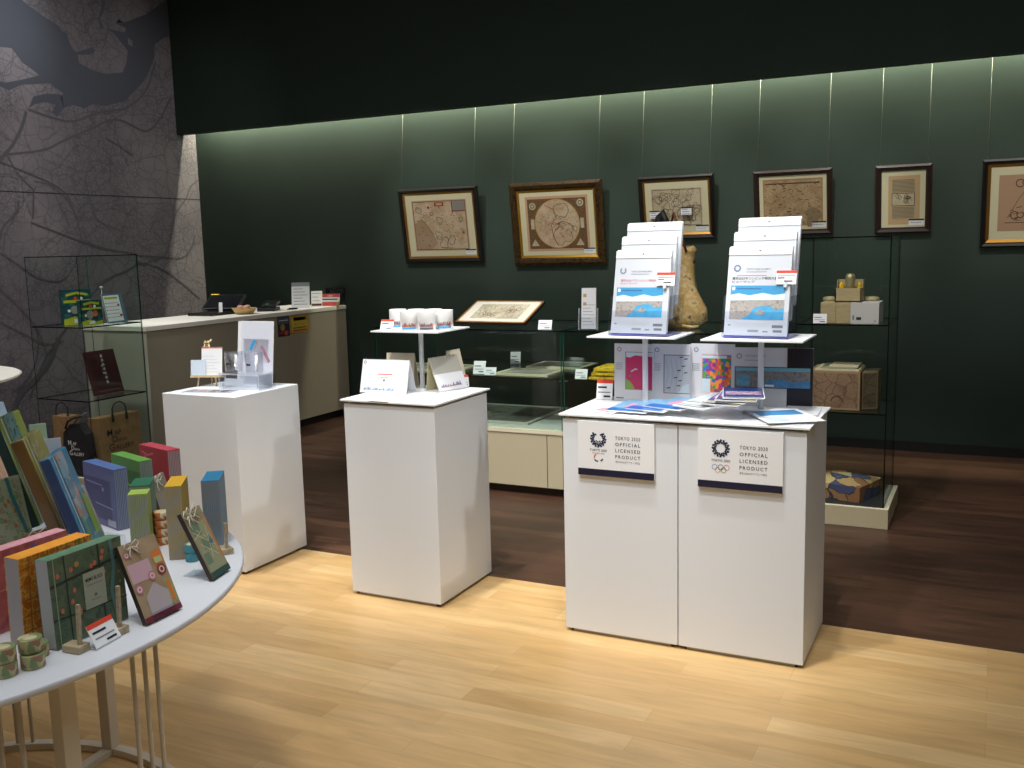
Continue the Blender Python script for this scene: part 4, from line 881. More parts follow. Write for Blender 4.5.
def tower_b(x,y,yaw,w_,h,para,who):
    root=thing('brochure_holder',f'clear tiered acrylic holder of the {who} brochure tower','brochure holder',(x,y,PT))
    F,bk=lean(x,y,yaw,12,PT+.002,.004); off=V((bk.x,bk.y,0)).normalized()
    b=MB()
    for k in range(3):
        G=Fr(F.o+off*(.046*k)+Z*(.0),F.a,F.u)
        z_=.045*k
        b.pbox(G.p(-.006,z_,.004),G.a*(w_+.012),G.u*.10,G.n*.003,acry) if k==0 else None
        b.pbox(G.p(-.006,.016,-.0335),G.a*(w_+.012),G.u*(.23+.045*k),G.n*.003,acry)
    for s_ in (-.009,w_+.006): b.pbox(F.p(s_,0,.006),F.a*.003,F.u*.16,off*.16,acry)
    b.pbox(F.p(-.006,0,.006),F.a*(w_+.012),off*.16,F.u*.003,M('violet_blue_edge',(110,112,190),.3)); b.build('acrylic_body',root)
    for k in range(3):
        base=F.o+off*(.046*k)+F.u*(.008+.056*k)
        for j in range(3):
            if j==2: continue
            if j and k==0 and False: continue
            G=Fr(base+off*(.0115*j)+F.u*(.004*j),F.a,F.u)
            b=MB(); b.pbox(G.o,G.a*w_,G.u*h,-G.n*.006,M('plastic_sleeve',(222,228,234),.2,coat=.5)); cover(b,G,w_,h-.03,para,k==0 and j==0 or True)
            b.rect(G,0,h-.03,w_,h,M('header_white',(240,242,245),.3,coat=.4),.0022); b.disc(G,w_/2,h-.014,.005,inkg,.003,10,.003)
            tier=['front','middle','back'][k]; pos=['front','rear'][j]
            tag(b.build('map_packet'),f'{pos} white map packet in the {tier} tier of the {who} brochure tower','map packet',f'map packets in the {who} brochure tower')
    G=Fr(F.p(w_-.052,h*.60,.006),F.a,F.u); t=thing('price_card',f'red topped price tag clipped to the front of the {who} brochure tower','price tag',G.o)
    b=MB(); b.pbox(G.o,G.a*.075,G.u*.052,G.n*.0012,paper); H_=Fr(G.p(0,0,.0012),G.a,G.u); b.rect(H_,0,.042,.075,.052,red); b.line(H_,[(.006,.032),(.07,.032)],.002,inkg); b.line(H_,[(.006,.024),(.03,.024)],.003,ink); b.line(H_,[(.03,.012),(.06,.012)],.004,ink); b.build('card',t)
    b=MB(); b.pbox(G.p(.03,-.012,-.001),G.a*.012,G.u*.02,G.n*.006,acryr); b.build('clip',t)
tower_b(-1.395,3.70,-4,.238,.335,True,'left')
tower_b(-.932,3.70,-4,.242,.34,False,'right')
# standing map folders on the display top
fold=M('folder_white',(208,210,216),.35,coat=.3)
def folder(x,y,yaw,w_,h,label,fn,m=fold,t=.012,ln=2):
    F,bk=lean(x,y,yaw,ln,KT+.001,t); root=thing('map_folder',label,'map folder',(x,y,KT),'boxed maps standing on the sign pedestals')
    b=MB(); b.pbox(F.o,F.a*w_,F.u*h,bk*t,m); cs_=b.build('case',root); b=MB(); fn(b,F,w_,h); b.build('cover_print',cs_)
magenta=M('magenta_print',(196,52,104),.4); lime=M('lime_print',(130,166,80),.4); icy=M('ice_blue_print',(196,214,224),.4)
def head(b,F,w_,h,x=.1):
    for k in range(8): b.disc(F,.022+.008*math.cos(k*PI/4),h-.024+.008*math.sin(k*PI/4),.0028,M('logo_grey'),.0006,6)
    for k in range(4): b.line(F,[(.008,h*(.66-.035*k)),(.036,h*(.66-.035*k))],.0022,inkg)
def f1(b,F,w_,h):
    head(b,F,w_,h); b.rect(F,.048,h*.2,w_-.004,h*.86,inkg,.0003); b.rect(F,.052,h*.21,w_-.004,h*.85,icy,.0006); b.poly(F,[(.052,h*.21),(w_-.006,h*.21),(w_-.006,h*.78),(.09,h*.8),(.07,h*.76),(.052,h*.77)],magenta,.001)
    b.poly(F,[(.052,h*.21),(.09,h*.21),(.08,h*.3),(.066,h*.36),(.052,h*.39)],lime,.0014); b.line(F,[(.066,h*.44),(.074,h*.44)],.006,inkg,.0016); b.line(F,[(.076,h*.52),(.09,h*.56),(.1,h*.56)],.006,icy,.0016)
    b.line(F,[(.01,.012),(.04,.012)],.006,inkg)
def f2(b,F,w_,h):
    head(b,F,w_,h); b.rect(F,.05,h*.16,w_-.002,h*.82,ink,.0003); b.rect(F,.053,h*.17,w_-.002,h*.81,M('grey_chart_print',(186,192,200),.4),.0006); r_=random.Random(2)
    for k in range(9): x,y=r_.uniform(.06,w_-.02),r_.uniform(.2,.78)*h; b.line(F,[(x,y),(x+.012,y+.002)],.004,ink,.001)
    for k in range(4): b.line(F,[(.056+.02*k,h*.2),(.07+.02*k,h*.5),(.06+.02*k,h*.75)],.001,inkg,.001)
    b.poly(F,[(w_-.05,h*.17),(w_-.002,h*.17),(w_-.002,h*.34),(w_-.03,h*.3)],icy,.0009)
dist=Mcells('district_map_print',[(226,110,40),(60,150,70),(214,60,110),(150,60,150),(236,150,60),(52,110,190),(80,160,80),(222,96,52)],75,.4)
def f3(b,F,w_,h):
    head(b,F,w_,h); b.rect(F,.044,h*.18,w_-.01,h*.84,M('map_keyline',(214,196,200),.5),.0003); b.rect(F,.048,h*.2,w_-.012,h*.82,dist,.0006)
    b.rect(F,.048,h*.76,w_-.03,h*.81,icy,.001); b.rect(F,.048,h*.2,.082,h*.42,icy,.001); b.poly(F,[(w_-.04,h*.2),(w_-.012,h*.2),(w_-.012,h*.34),(w_-.03,h*.3)],M('district_blue',(30,110,200),.4),.001)
def f4(b,F,w_,h):
    for k in range(8): b.disc(F,.022+.009*math.cos(k*PI/4),h-.034+.009*math.sin(k*PI/4),.003,M('logo_grey'),.0006,6)
    b.text(F,.045,h-.036,.010,'TOKYO 2020 OLYMPIC',inkg,width=.08); b.line(F,[(.045,h-.05),(.1,h-.05)],.002,inkg)
    x0,x1,y0,y1=.008,w_-.01,h*.32,h*.66
    b.rect(F,w_-.098,0,w_,h,M('black_case_print',(30,28,40),.35),.0008); b.rect(F,x0-.003,y0-.003,x1+.003,y1+.003,ink,.0012)
    b.rect(F,x0,y0,x1,y1,Mnoise('panorama_grey',[(112,112,118),(140,136,136),(96,98,104)],60,.4),.0016); b.rect(F,x0,y1-.014,x1,y1,M('panorama_sky',(112,176,196),.4),.002)
    b.poly(F,[(x0+.1,y0),(x1,y0),(x1,y0+.03),(x0+.22,y0+.022),(x0+.18,y0+.035),(x0+.12,y0+.025)],Mnoise('panorama_bay',[(60,120,176),(86,150,196)],40,.4),.002)
    b.rect(F,x0+.006,y0+.006,x0+.055,y0+.05,Mnoise('inset_blue',[(110,168,196),(80,140,176)],50,.4),.002); b.rect(F,x0+.115,y0+.004,x0+.15,y0+.012,paper,.0024)
folder(-1.42,3.805,0,.172,.24,'white boxed map with magenta and green chart, leftmost of the standing maps',f1)
folder(-1.272,3.80,0,.165,.242,'white boxed map with pale grey chart, second of the standing maps',f2,ln=1) if False else folder(-1.258,3.812,2,.16,.241,'white boxed map with black-ruled pale grey chart behind the left pole',f2)
folder(-1.102,3.84,0,.178,.243,'white boxed map with multicoloured district chart',f3)
folder(-.925,3.835,6,.305,.232,'wide boxed map with blue bay panorama and black end',f4)
# loose sheets and packets lying on the display top
def flat(name,label,cat,x,y,yaw,w_,h,k,m,fn=None,group=None,t=.0015,z=None,tilt=0):
    a=V((math.cos(math.radians(yaw)),math.sin(math.radians(yaw)),0)); u=V((-a.y,a.x,0)); u=(u+Z*tilt).normalized(); F=Fr((x,y,(z or KT)+.0008+k*.0042+t),a,u)
    b=MB(); b.pbox(F.o,F.a*w_,F.u*h,-F.n*t,m)
    if fn: fn(b,F,w_,h)
    return tag(b.build(name),label,cat,group)
bluep=M('azure_packet_print',(14,100,180),.3,coat=.4); sleeve=M('clear_sleeve_sheen',(208,218,228),.2,coat=.5)
def s_pink(b,F,w_,h): b.rect(F,.05,.03,w_-.02,h*.5,M('pale_pink_print',(226,150,166),.5)); b.line(F,[(.04,h*.3),(w_-.02,h*.3)],.006,M('pale_green_print',(150,196,160),.5),.001); b.line(F,[(.03,.015),(w_-.03,.015)],.003,inkg)
flat('loose_sheet','plain white sheet at the left end of the display top','paper sheet',-1.50,3.47,0,.19,.27,0,paper,group='loose sheets on the sign pedestals')
flat('loose_sheet','white sheet printed pink and green at the left end of the display top','paper sheet',-1.45,3.49,-6,.15,.21,1,paper,s_pink,group='loose sheets on the sign pedestals')
tagcard(-1.50,3.80,4,KT,'red topped price tag standing at the left end of the display top',.07,.085,True,14)
def s_blue(b,F,w_,h): b.rect(F,0,0,w_,.055,bluep); b.rect(F,0,.055,w_,h,M('azure_pale_print',(110,160,196),.3,coat=.4)); b.rect(F,w_*.3,.07,w_*.8,h*.7,M('magenta_pale_print',(200,130,160),.4),.0009); b.rect(F,w_-.012,0,w_,h,sleeve,.001)
def s_wht(b,F,w_,h): b.rect(F,.004,.004,w_-.004,h-.004,M('pale_packet_print',(190,200,206),.3,coat=.4)); b.line(F,[(.01,.02),(w_-.01,.02)],.012,inkg,.001); b.line(F,[(.01,.045),(w_-.01,.045)],.006,M('olive_line',(150,156,120),.5),.001)
def s_navy(b,F,w_,h):
    b.rect(F,.002,.002,w_-.002,h-.002,M('royal_blue_print',(20,54,120),.3,coat=.4)); b.rect(F,.01,h*.3,w_-.01,h*.62,Mnoise('busy_red_blue_print',[(24,70,140),(160,50,60),(170,180,196),(18,50,110)],90,.3),.001); b.line(F,[(.005,.012),(w_-.005,.012)],.006,M('pale_yellow_line',(220,206,130),.5),.001)
for k,(x,y,yaw) in enumerate(((-1.345,3.50,-4),(-1.27,3.52,-14),(-1.20,3.545,-20))):
    flat('map_packet',['azure edged map packet, foremost of the three fanned on the display top','azure edged map packet in the middle of the fan','azure edged map packet at the back of the fan, under the pale packets'][k],'map packet',x,y,yaw,.17,.22,2+k*2,paper,s_blue,'azure map packets fanned out',.005,tilt=.035)
for k,(x,y,yaw) in enumerate(((-1.08,3.52,-24),(-1.05,3.55,-18))):
    flat('map_packet',['pale grey map packet lying over the azure packets','pale grey map packet tucked beside the blue booklets'][k],'map packet',x,y,yaw,.15,.21,9+k*2,paper,s_wht,'pale map packets on the display top',.005,tilt=.035)
for k,(x,y,yaw) in enumerate(((-.97,3.50,-8),(-.95,3.50,-2),(-.91,3.485,6),(-.88,3.49,14))):
    flat('blue_booklet',['royal blue booklet at the bottom of the four-booklet fan','royal blue booklet second from the bottom of the fan','royal blue booklet third in the fan of four','royal blue booklet on top of the four-booklet fan'][k],'booklet',x,y,yaw,.15,.21,13+k*2,paper,s_navy,'royal blue booklets fanned out',.004,tilt=.035)
def s_leaf(b,F,w_,h): b.rect(F,.02,h*.5,w_-.02,h*.85,M('mid_blue_print',(70,140,196),.4)); b.rect(F,.02,h*.1,w_*.45,h*.42,icy,.001); txtlines(b,F,w_*.5,h*.5,inkg,4,1.0,1.9,.25,.8,.002)
flat('loose_sheet','blue printed leaflet at the right end of the display top, overhanging the edge','paper sheet',-.70,3.435,32,.21,.29,2,paper,s_leaf,'loose sheets on the sign pedestals')
flat('loose_sheet','plain leaflet beneath the blue printed leaflet at the right end','paper sheet',-.80,3.44,12,.21,.26,0,paperg,lambda b,F,w_,h:txtlines(b,F,w_,h,inkg,5,wd=.002),'loose sheets on the sign pedestals')
flat('loose_sheet','white leaflet lying before the black end of the wide panorama map','paper sheet',-.70,3.66,4,.13,.2,1,paperg,lambda b,F,w_,h:txtlines(b,F,w_,h,inkg,4,wd=.002),'loose sheets on the sign pedestals')

# ---------------------------------------------------------------- middle pedestal goods
mugw=M('glazed_white',(232,232,230),.25,coat=.3)
def skyline(b,cx,cy,z,r_,a0,kind):
    cols=[M('sky_strip',(80,160,214),.4),M('mug_grey_print',(96,98,106),.5),M('mug_red_print',(206,90,70),.5)]
    rnd=random.Random(kind)
    for k in range(22):
        t0=a0+k*.075; t1=t0+.06; hh=rnd.uniform(.006,.02); m_=cols[1] if rnd.random()<.6 else cols[2]
        if kind==1: m_=cols[2] if rnd.random()<.6 else cols[1]
        R=r_+.0006; P=[V((cx+R*math.cos(t),cy+R*math.sin(t),zz)) for t,zz in ((t0,z+.018),(t1,z+.018),(t1,z+.018+hh),(t0,z+.018+hh))]; b.face(P,m_)
        P=[V((cx+R*math.cos(t),cy+R*math.sin(t),zz)) for t,zz in ((t0,z+.006),(t0+.075,z+.006),(t0+.075,z+.016),(t0,z+.016))]; b.face(P,cols[0] if kind!=2 else cols[1])
def mug(cx,cy,z,label,kind,hd=1.2,r_=.041,h=.088):
    t=thing('mug',label,'mug',(cx,cy,z),'white skyline mugs on the middle stand')
    b=MB(); b.lathe((cx,cy,z),[(.001,.001),(r_-.004,.0),(r_,.004),(r_,h-.002),(r_-.001,h),(r_-.003,h-.002),(r_-.003,.006),(.001,.006)],mugw,32,cap=False); cu_=b.build('cup',t)
    b=MB(); skyline(b,cx,cy,z,r_,-1.9,kind); b.build('skyline_print',cu_)
    b=MB(); e=V((math.cos(hd),math.sin(hd),0)); b.tube([V((cx,cy,z+h*.78))+e*(r_-.002),V((cx,cy,z+h*.78))+e*(r_+.018),V((cx,cy,z+h*.5))+e*(r_+.026),V((cx,cy,z+h*.25))+e*(r_+.016),V((cx,cy,z+h*.22))+e*(r_-.002)],.005,mugw); b.build('handle',t)
mug(-2.395,3.76,PT,'skyline mug with red roofs, centre front on the mug stand',1)
mug(-2.305,3.765,PT,'skyline mug with grey buildings, front right on the mug stand',2)
mug(-2.52,3.86,PT,'skyline mug behind the small price card on the mug stand',3,2.6)
mug(-2.43,3.88,PT,'plain looking mug in the back row between two others',4)
mug(-2.345,3.895,PT,'back row mug directly behind the grey skyline mug',5)
mug(-2.262,3.85,PT,'skyline mug with blue band at the right rear corner of the stand',6,1.6)
tagcard(-2.53,3.72,6,PT,'white slanted price card at the left front of the mug stand',.065,.05,True,25)
calp=M('calendar_white',(236,238,242),.3,coat=.3)
def cal1(b,F,w_,h):
    b.rect(F,.004,.004,w_-.004,h-.004,calp); b.line(F,[(w_*.36,h*.56),(w_*.66,h*.56)],.004,red); b.disc(F,w_*.5,h*.38,.006,inkg,.0008,8); b.line(F,[(w_*.4,h*.46),(w_*.6,h*.46)],.002,inkg); b.ring(F,.014,h-.014,.006,.003,inkg,.0008,8)
    r_=random.Random(5)
    for k in range(24): x=w_*(.08+.028*k); b.rect(F,x,h*.08,x+.006,h*(.10+.07*r_.random()),[inkg,M('lilac_print',(140,150,200),.5),M('pale_blue_print',(150,196,226),.5)][k%3],.0009)
t=thing('desk_calendar','white desk calendar in clear wrap at the left of the middle pedestal','calendar',(-2.5,3.68,MT))
F,bk=lean(-2.605,3.645,3,16,MT+.001,.004); w_,h=.245,.155
b=MB(); b.pbox(F.o,F.a*w_,F.u*h,bk*.004,calp); cal1(b,F,w_,h); b.build('front_leaf',t)
F2=Fr(F.o+V((bk.x,bk.y,0)).normalized()*.095,F.a,(F.p(0,h)-(F.o+V((bk.x,bk.y,0)).normalized()*.095)))
b=MB(); b.pbox(F2.o,F2.a*w_,F2.u*(h-.002),F2.n*.0,calp) if False else b.pbox(F2.o,F2.a*w_,F2.u*(h-.006),-F2.n*.002,calp); b.build('back_leaf',t)
b=MB()
for k in range(14): b.ring(Fr(F.p(.015+.0165*k,h,-.003),V((bk.x,bk.y,0)),Z),0,0,.006,.0015,inkg,0,8)
b.build('ring_binding',t)
beig=M('beige_board',(206,198,176),.7)
def cal_side(x,y,yaw,w_,h,ln,label,fn,dep=.11,m=beig,fm=None):
    t=thing('desk_calendar',label,'calendar',(x,y,MT)); F,bk=lean(x,y,yaw,ln,MT+.001,.003); bb=V((bk.x,bk.y,0)).normalized()
    b=MB(); b.pbox(F.o,F.a*w_,F.u*h,bk*.003,fm or m); 
    if fn: fn(b,F,w_,h)
    b.build('front_leaf',t); o2=F.o+bb*dep; F2=Fr(o2,F.a,F.p(0,h)-o2); L2=(F.p(0,h)-o2).length
    b=MB(); b.pbox(F2.o,F2.a*w_,F2.u*(L2-.008),-F2.n*.002,m); b.build('back_leaf',t)
    b=MB()
    for k in range(7): b.ring(Fr(F.p(w_*.1+w_*.13*k,h-.002,-.003),V((bk.x,bk.y,0)),Z),0,0,.006,.0018,ink,0,8)
    b.build('ring_binding',t)
def cal2(b,F,w_,h):
    b.rect(F,0,h*.5,w_,h,M('grey_page',(176,174,164),.4)); b.rect(F,0,0,w_,h*.5,calp); r_=random.Random(7)
    for k in range(22): x=w_*(.12+.033*k); b.rect(F,x,h*.10,x+.005,h*(.12+.10*r_.random()),[M('calendar_blue',(80,90,170),.5),M('calendar_pink',(180,90,110),.5),ink,inkg][k%4],.0009)
cal_side(-2.25,3.765,75,.185,.165,24,'ring-bound desk calendar with grey upper page at the right of the middle pedestal',cal2,.085,M('ivory_card'))
cal_side(-2.285,3.965,85,.11,.17,14,'beige backed calendar standing behind the ring-bound one',None,.06)
cal_side(-2.58,3.82,8,.145,.165,10,'beige backed calendar behind the white desk calendar',None,.07)
tagcard(-2.245,3.925,40,MT,'red topped price tag at the right rear edge of the middle pedestal',.055,.055,True,20)
flat('loose_sheet','small white slip hanging over the front edge of the middle pedestal','paper sheet',-2.42,3.449,0,.095,.10,0,paper,z=MT)

# ---------------------------------------------------------------- left pedestal goods
t=thing('table_easel','small pale wooden easel on the pedestal nearest the counter','easel',(-3.6,3.77,LT))
F,bk=lean(-3.693,3.70,20,10,LT,.0); w_=.185
b=MB(); b.pbox(F.p(0,.045,.004),F.a*w_,F.u*.010,F.n*.018,pine); b.build('ledge',t)
for x0,x1 in ((.03,.072),(.135,.085)):
    b=MB(); P0,P1=F.p(x0,0,0),F.p(x1,.235,0); b.tube([P0,P1],.0045,pine,6); b.build('leg',t)
b=MB(); bb=V((bk.x,bk.y,0)).normalized(); q=F.p(.085,0,0)+bb*.06; q.z=LT+.004; b.tube([q,F.p(.078,.22,-.003)],.0045,pine,6); b.build('leg',t)
b=MB(); b.tube([F.p(.065,.225,.002),F.p(.09,.225,.002),F.p(.105,.24,0)],.005,pine,6); b.build('top_bar',t)
def cardon(x0,y0,w_,h,d,m,label,top=None):
    G=Fr(F.p(x0,y0,d),F.a,F.u); b=MB(); b.pbox(G.o,G.a*w_,G.u*h,G.n*.002,m); H_=Fr(G.p(0,0,.002),G.a,G.u)
    if top: b.rect(H_,0,h-.006,w_,h,top); txtlines(b,H_,w_,h*.8,paperg,6,wd=.002)
    tag(b.build('small_card'),label,'card')
cardon(.055,.056,.110,.145,.006,paper,'white card with red upper edge on the small easel',M('coral_ink',(222,110,84),.6))
cardon(.0,.056,.080,.080,.012,M('ice_white_card',(206,220,234),.5),'small ice blue square card at the left of the easel')
def bigsheet(b,F,w_,h):
    b.rect(F,.004,.004,w_-.004,h-.004,M('cool_white_sheet',(222,226,236),.35)); b.rect(F,.02,h*.36,w_-.03,h*.72,M('lilac_sheet',(214,212,226),.4)); b.line(F,[(w_*.32,h*.56),(w_*.44,h*.69)],.02,M('marker_blue',(70,160,220),.4),.001); b.line(F,[(w_*.44,h*.56),(w_*.52,h*.69)],.004,yelli,.001)
    b.line(F,[(w_*.66,h*.6),(w_*.76,h*.5),(w_*.88,h*.38)],.018,M('dusty_rose_print',(176,128,150),.5),.001); b.line(F,[(w_*.12,h*.5),(w_*.2,h*.55)],.008,M('aqua_print',(150,206,210),.4),.001)
standee('poster_card',-3.535,3.86,0,7,.19,.325,'tall white poster card behind the clear mug on the first pedestal','poster',paper,lambda b,F,w_,h:None,z=LT,foot=False)
standee('poster_card',-3.49,3.83,0,7,.215,.33,'white poster card with blue stroke and faint pink drawing behind the clear mug','poster',paper,bigsheet,z=LT,foot=False)
# acrylic bin + clear mugs
t=thing('acrylic_bin','low clear acrylic bin with printed front in front of the poster cards','acrylic bin',(-3.38,3.72,LT))
b=MB(); x0,x1,y0,y1=-3.47,-3.24,3.68,3.79; z1=LT+.07
for q in ((x0,x1,y0,y0+.003),(x0,x1,y1-.003,y1),(x0,x0+.003,y0,y1),(x1-.003,x1,y0,y1)): b.box(*q,LT,z1,acry,{'c+':acryr})
b.build('walls',t)
b=MB(); F=Fr((x0,y0-.0005,LT),(1,0,0),(0,0,1)); b.rect(F,.02,.02,.14,.055,M('pale_map_print',(196,204,216),.5)); b.build('front_print',t)
clear=Mglass('tinted_clear_plastic',(246,247,250),.6,.08); sil=M('satin_silver',(200,202,208),.25,.6)
def clearmug(x,y,z,label,m):
    t=thing('clear_mug',label,'mug',(x,y,z),'clear mugs above the acrylic bin')
    b=MB(); b.lathe((x,y,z),[(.001,0),(.040,.0),(.043,.004),(.046,.102),(.044,.102),(.040,.008),(.001,.006)],m,28,cap=False); b.build('cup',t)
    b=MB(); e=V((.8,-.6,0)).normalized(); b.tube([V((x,y,z+.085))+e*.044,V((x,y,z+.09))+e*.062,V((x,y,z+.052))+e*.074,V((x,y,z+.018))+e*.062,V((x,y,z+.018))+e*.042],.006,M('frosted_white',(232,236,242),.3)); b.build('handle',t)
    b=MB(); b.rect(Fr((x-.02,y-.0465,z+.02),(1,0,0),(0,0,1)),.01,.02,.035,.03,ink); b.build('print',t)
t=thing('acrylic_riser','clear acrylic riser shelf over the bin','acrylic riser',(-3.37,3.74,LT))
b=MB(); b.box(-3.48,-3.23,3.675,3.80,LT+.076,LT+.080,acry,{'b-':acryr,'a+':acryr}); b.build('shelf',t)
for xx in (-3.484,-3.23):
    b=MB(); b.box(xx,xx+.004,3.675,3.80,LT,LT+.080,acry,{'b-':acryr,'c+':acryr}); b.build('side_panel',t)
clearmug(-3.432,3.735,LT+.081,'left clear mug on the acrylic riser',clear)
clearmug(-3.300,3.735,LT+.081,'right clear mug on the acrylic riser, white handle showing',clear)
t=thing('tag_stand','tiny white T-shaped stand beside the acrylic bin','stand',(-3.52,3.76,LT))
b=MB(); b.cyl((-3.52,3.76,LT),.014,.003,paper,14); b.build('foot',t); b=MB(); b.cyl((-3.52,3.76,LT+.003),.004,.058,paper,8); b.build('post',t); b=MB(); b.box(-3.55,-3.49,3.75,3.77,LT+.061,LT+.064,paper); b.build('crossbar',t)
flat('photo_strip','glossy strip of small colour pictures lying on the first pedestal','print',-3.585,3.515,12,.27,.10,0,sleeve,lambda b,F,w_,h:[b.rect(F,.015+.06*k,.015,.06+.06*k,h-.015,Mnoise('photo_print_%d'%k,[[(150,130,140),(200,190,196)],[(170,120,130),(210,200,190)],[(70,76,110),(180,150,140)],[(60,90,140),(190,140,130)]][k],60,.2)) for k in range(4)],z=LT)

# ---------------------------------------------------------------- round table
TC=V((-2.361,1.336,0)); TZ=.76; TR=.827
t=thing('round_table','round white table crowded with notebooks in the near left corner','table',TC)
tw=M('table_white',(214,218,224),.4)
b=MB(); b.lathe((TC.x,TC.y,TZ-.016),[(TR-.004,0),(TR,.003),(TR,.013),(TR-.003,.016)],tw,128); b.build('tabletop',t)
legm=M('beige_white_metal',(222,214,198),.5)
def rp(th,r,z): return V((TC.x+r*math.cos(math.radians(th)),TC.y+r*math.sin(math.radians(th)),z))
b=MB(); n=96
for i in range(n):
    a0,a1=360*i/n,360*(i+1)/n; r0,r1=.645,.675
    P=[rp(a0,r0,.001),rp(a0,r1,.001),rp(a1,r1,.001),rp(a1,r0,.001)]; Q=[V((p.x,p.y,.022)) for p in P]
    b.face(Q,legm); b.face([P[1],P[2],Q[2],Q[1]],legm); b.face([P[3],P[0],Q[0],Q[3]],legm)
b.build('floor_ring',t)
for th in (-4.5,96.5,188,278):
    e=rp(th,1,0)-TC; e.normalize(); s_=V((-e.y,e.x,0))
    b=MB(); o=rp(th,.64,.022)-s_*.019; b.pbox(o,e*.038,s_*.038,Z*(TZ-.04),legm); b.build('leg',t,bevel=.002)
    b=MB(); b.pbox(TC+e*.02-s_*.016+Z*.001,e*.63,s_*.032,Z*.021,legm); b.build('floor_spoke',t)
for th in (-16,-12.5,12.5,16.5,21,120,124,128,200,204,290,294):
    b=MB(); b.tube([rp(th,.66,.022),rp(th,.66,TZ-.017)],.0055,legm,8); b.build('rod',t)
t2=thing('tier_shelf','round white upper tray on a post above the notebook table, only its tip in view','tray',TC+Z*TZ)
b=MB(); b.lathe((TC.x,TC.y,1.26),[(.31,0),(.328,.004),(.333,.009),(.328,.012)],M('warm_tray_white',(222,218,206),.4),96); b.build('tray',t2)
b=MB(); b.cyl((TC.x,TC.y,TZ+.001),.02,1.259-TZ,legm,20); b.build('post',t2)
b=MB(); b.cyl((TC.x,TC.y,TZ+.0005),.10,.006,legm,32); b.build('base_plate',t2)

def blockbook(x,y,yaw,ln,w_,h,th,name,label,cat,cov,top,side,fn,group=None,z=TZ,parts=None):
    """bound block: front cover print, top and side edges"""
    F,bk=lean(x,y,yaw,ln,z+.0015,th if ln>0 else 0); 
    if ln<0: F.o += Z*math.sin(math.radians(-ln))*0
    root=thing(name,label,cat,(x,y,z),group)
    b=MB(); b.pbox(F.o+bk*.002,F.a*w_,F.u*h,bk*(th-.004),side,{'c+':side}); b.face([F.p(0,h,-.002)+Z*0,F.p(w_,h,-.002),F.p(w_,h,-.002)+bk*(th-.004),F.p(0,h,-.002)+bk*(th-.004)],top); 
    k=len(b.f); b.face([F.o+F.u*(h+.0004)+bk*.002,F.o+F.u*(h+.0004)+F.a*w_+bk*.002,F.o+F.u*(h+.0004)+F.a*w_+bk*(th-.002),F.o+F.u*(h+.0004)+bk*(th-.002)],top)
    b.build('pages',root)
    b=MB(); b.pbox(F.o,F.a*w_,F.u*h,bk*.0018,cov); fn(b,F,w_,h); b.build('front_cover',root)
    b=MB(); b.pbox(F.o+bk*(th-.0018),F.a*w_,F.u*h,bk*.0018,cov); b.build('back_cover',root)
    return root,F,bk
dgreen=Mcells('dark_green_map_cover',[(76,98,78),(84,106,84),(68,90,76),(94,110,84),(76,100,80)],50,.5,(92,110,84),.05,coat=.2)
gtop=Mnoise('green_paper_edge',[(92,130,98),(76,112,84)],60,.7)
def cov_g(b,F,w_,h):
    dk=M('deep_green_road',(40,56,50),.5)
    b.line(F,[(0,h*.70),(w_,h*.78)],.006,dk); b.line(F,[(w_*.68,0),(w_*.66,h)],.004,dk); b.line(F,[(0,h*.32),(w_,h*.28)],.003,dk); b.line(F,[(w_*.22,0),(w_*.2,h)],.003,dk)
    b.line(F,[(w_*.86,0),(w_*.80,h*.4),(w_*.86,h*.7),(w_*.84,h)],.009,M('teal_river_print',(92,132,130),.5),.0008)
    cr=M('coral_mark',(196,112,90),.6); r_=random.Random(3)
    for x,y in ((.1,.8),(.28,.82),(.55,.78),(.6,.8),(.7,.83),(.72,.66),(.3,.58),(.26,.46),(.12,.4),(.3,.3),(.35,.33),(.72,.9)): b.disc(F,w_*x,h*y,.0045,cr,.0009,7,.006)
    b.disc(F,w_*.36,h*.86,.006,yelli,.0009,8); b.disc(F,w_*.34,h*.3,.006,yelli,.001,8)
    for x,y in ((.92,.6),(.93,.48),(.95,.3),(.9,.85)): b.disc(F,w_*x,h*y,.003,yelli,.0009,7)
    lb=M('label_grey_green',(168,174,156),.6); b.rect(F,w_*.42,h*.30,w_*.72,h*.72,lb,.0012); b.line(F,[(w_*.06,0),(w_*.06,h)],.003,M('pale_spine_line',(140,156,132),.5),.0008)
    b.text(F,w_*.45,h*.615,.011,'MEMO BLOCK',ink,.0018,width=w_*.24); b.line(F,[(w_*.46,h*.57),(w_*.68,h*.57)],.0012,inkg,.0018); b.disc(F,w_*.57,h*.44,.004,inkg,.0018,8); b.line(F,[(w_*.51,h*.39),(w_*.63,h*.39)],.0012,inkg,.0018)
blockbook(-1.671,1.258,91.7,1.7,.187,.185,.037,'memo_block','thick dark green map patterned memo block with a pale title label','memo block',dgreen,gtop,pages,cov_g,'thick memo blocks on the round table')
orng=Mcells('orange_map_cover',[(204,118,28),(212,130,36),(192,104,22),(204,122,40)],60,.5,(214,170,70),.06,coat=.2)
def cov_o(b,F,w_,h):
    r_=random.Random(9); g_=M('leaf_green_mark',(104,140,62),.5)
    for k in range(7): b.line(F,[(w_*(.1+.13*k),0),(w_*(.12+.13*k),h)],.0025,M('dark_orange_road',(170,92,26),.5))
    for k in range(5): b.line(F,[(0,h*(.15+.18*k)),(w_,h*(.18+.18*k))],.0025,_mats['dark_orange_road'])
    for x,y in ((.3,.88),(.5,.84),(.8,.93),(.6,.3),(.35,.12),(.45,.3)): b.rect(F,w_*x,h*y,w_*x+.008,h*y+.014,g_,.001)
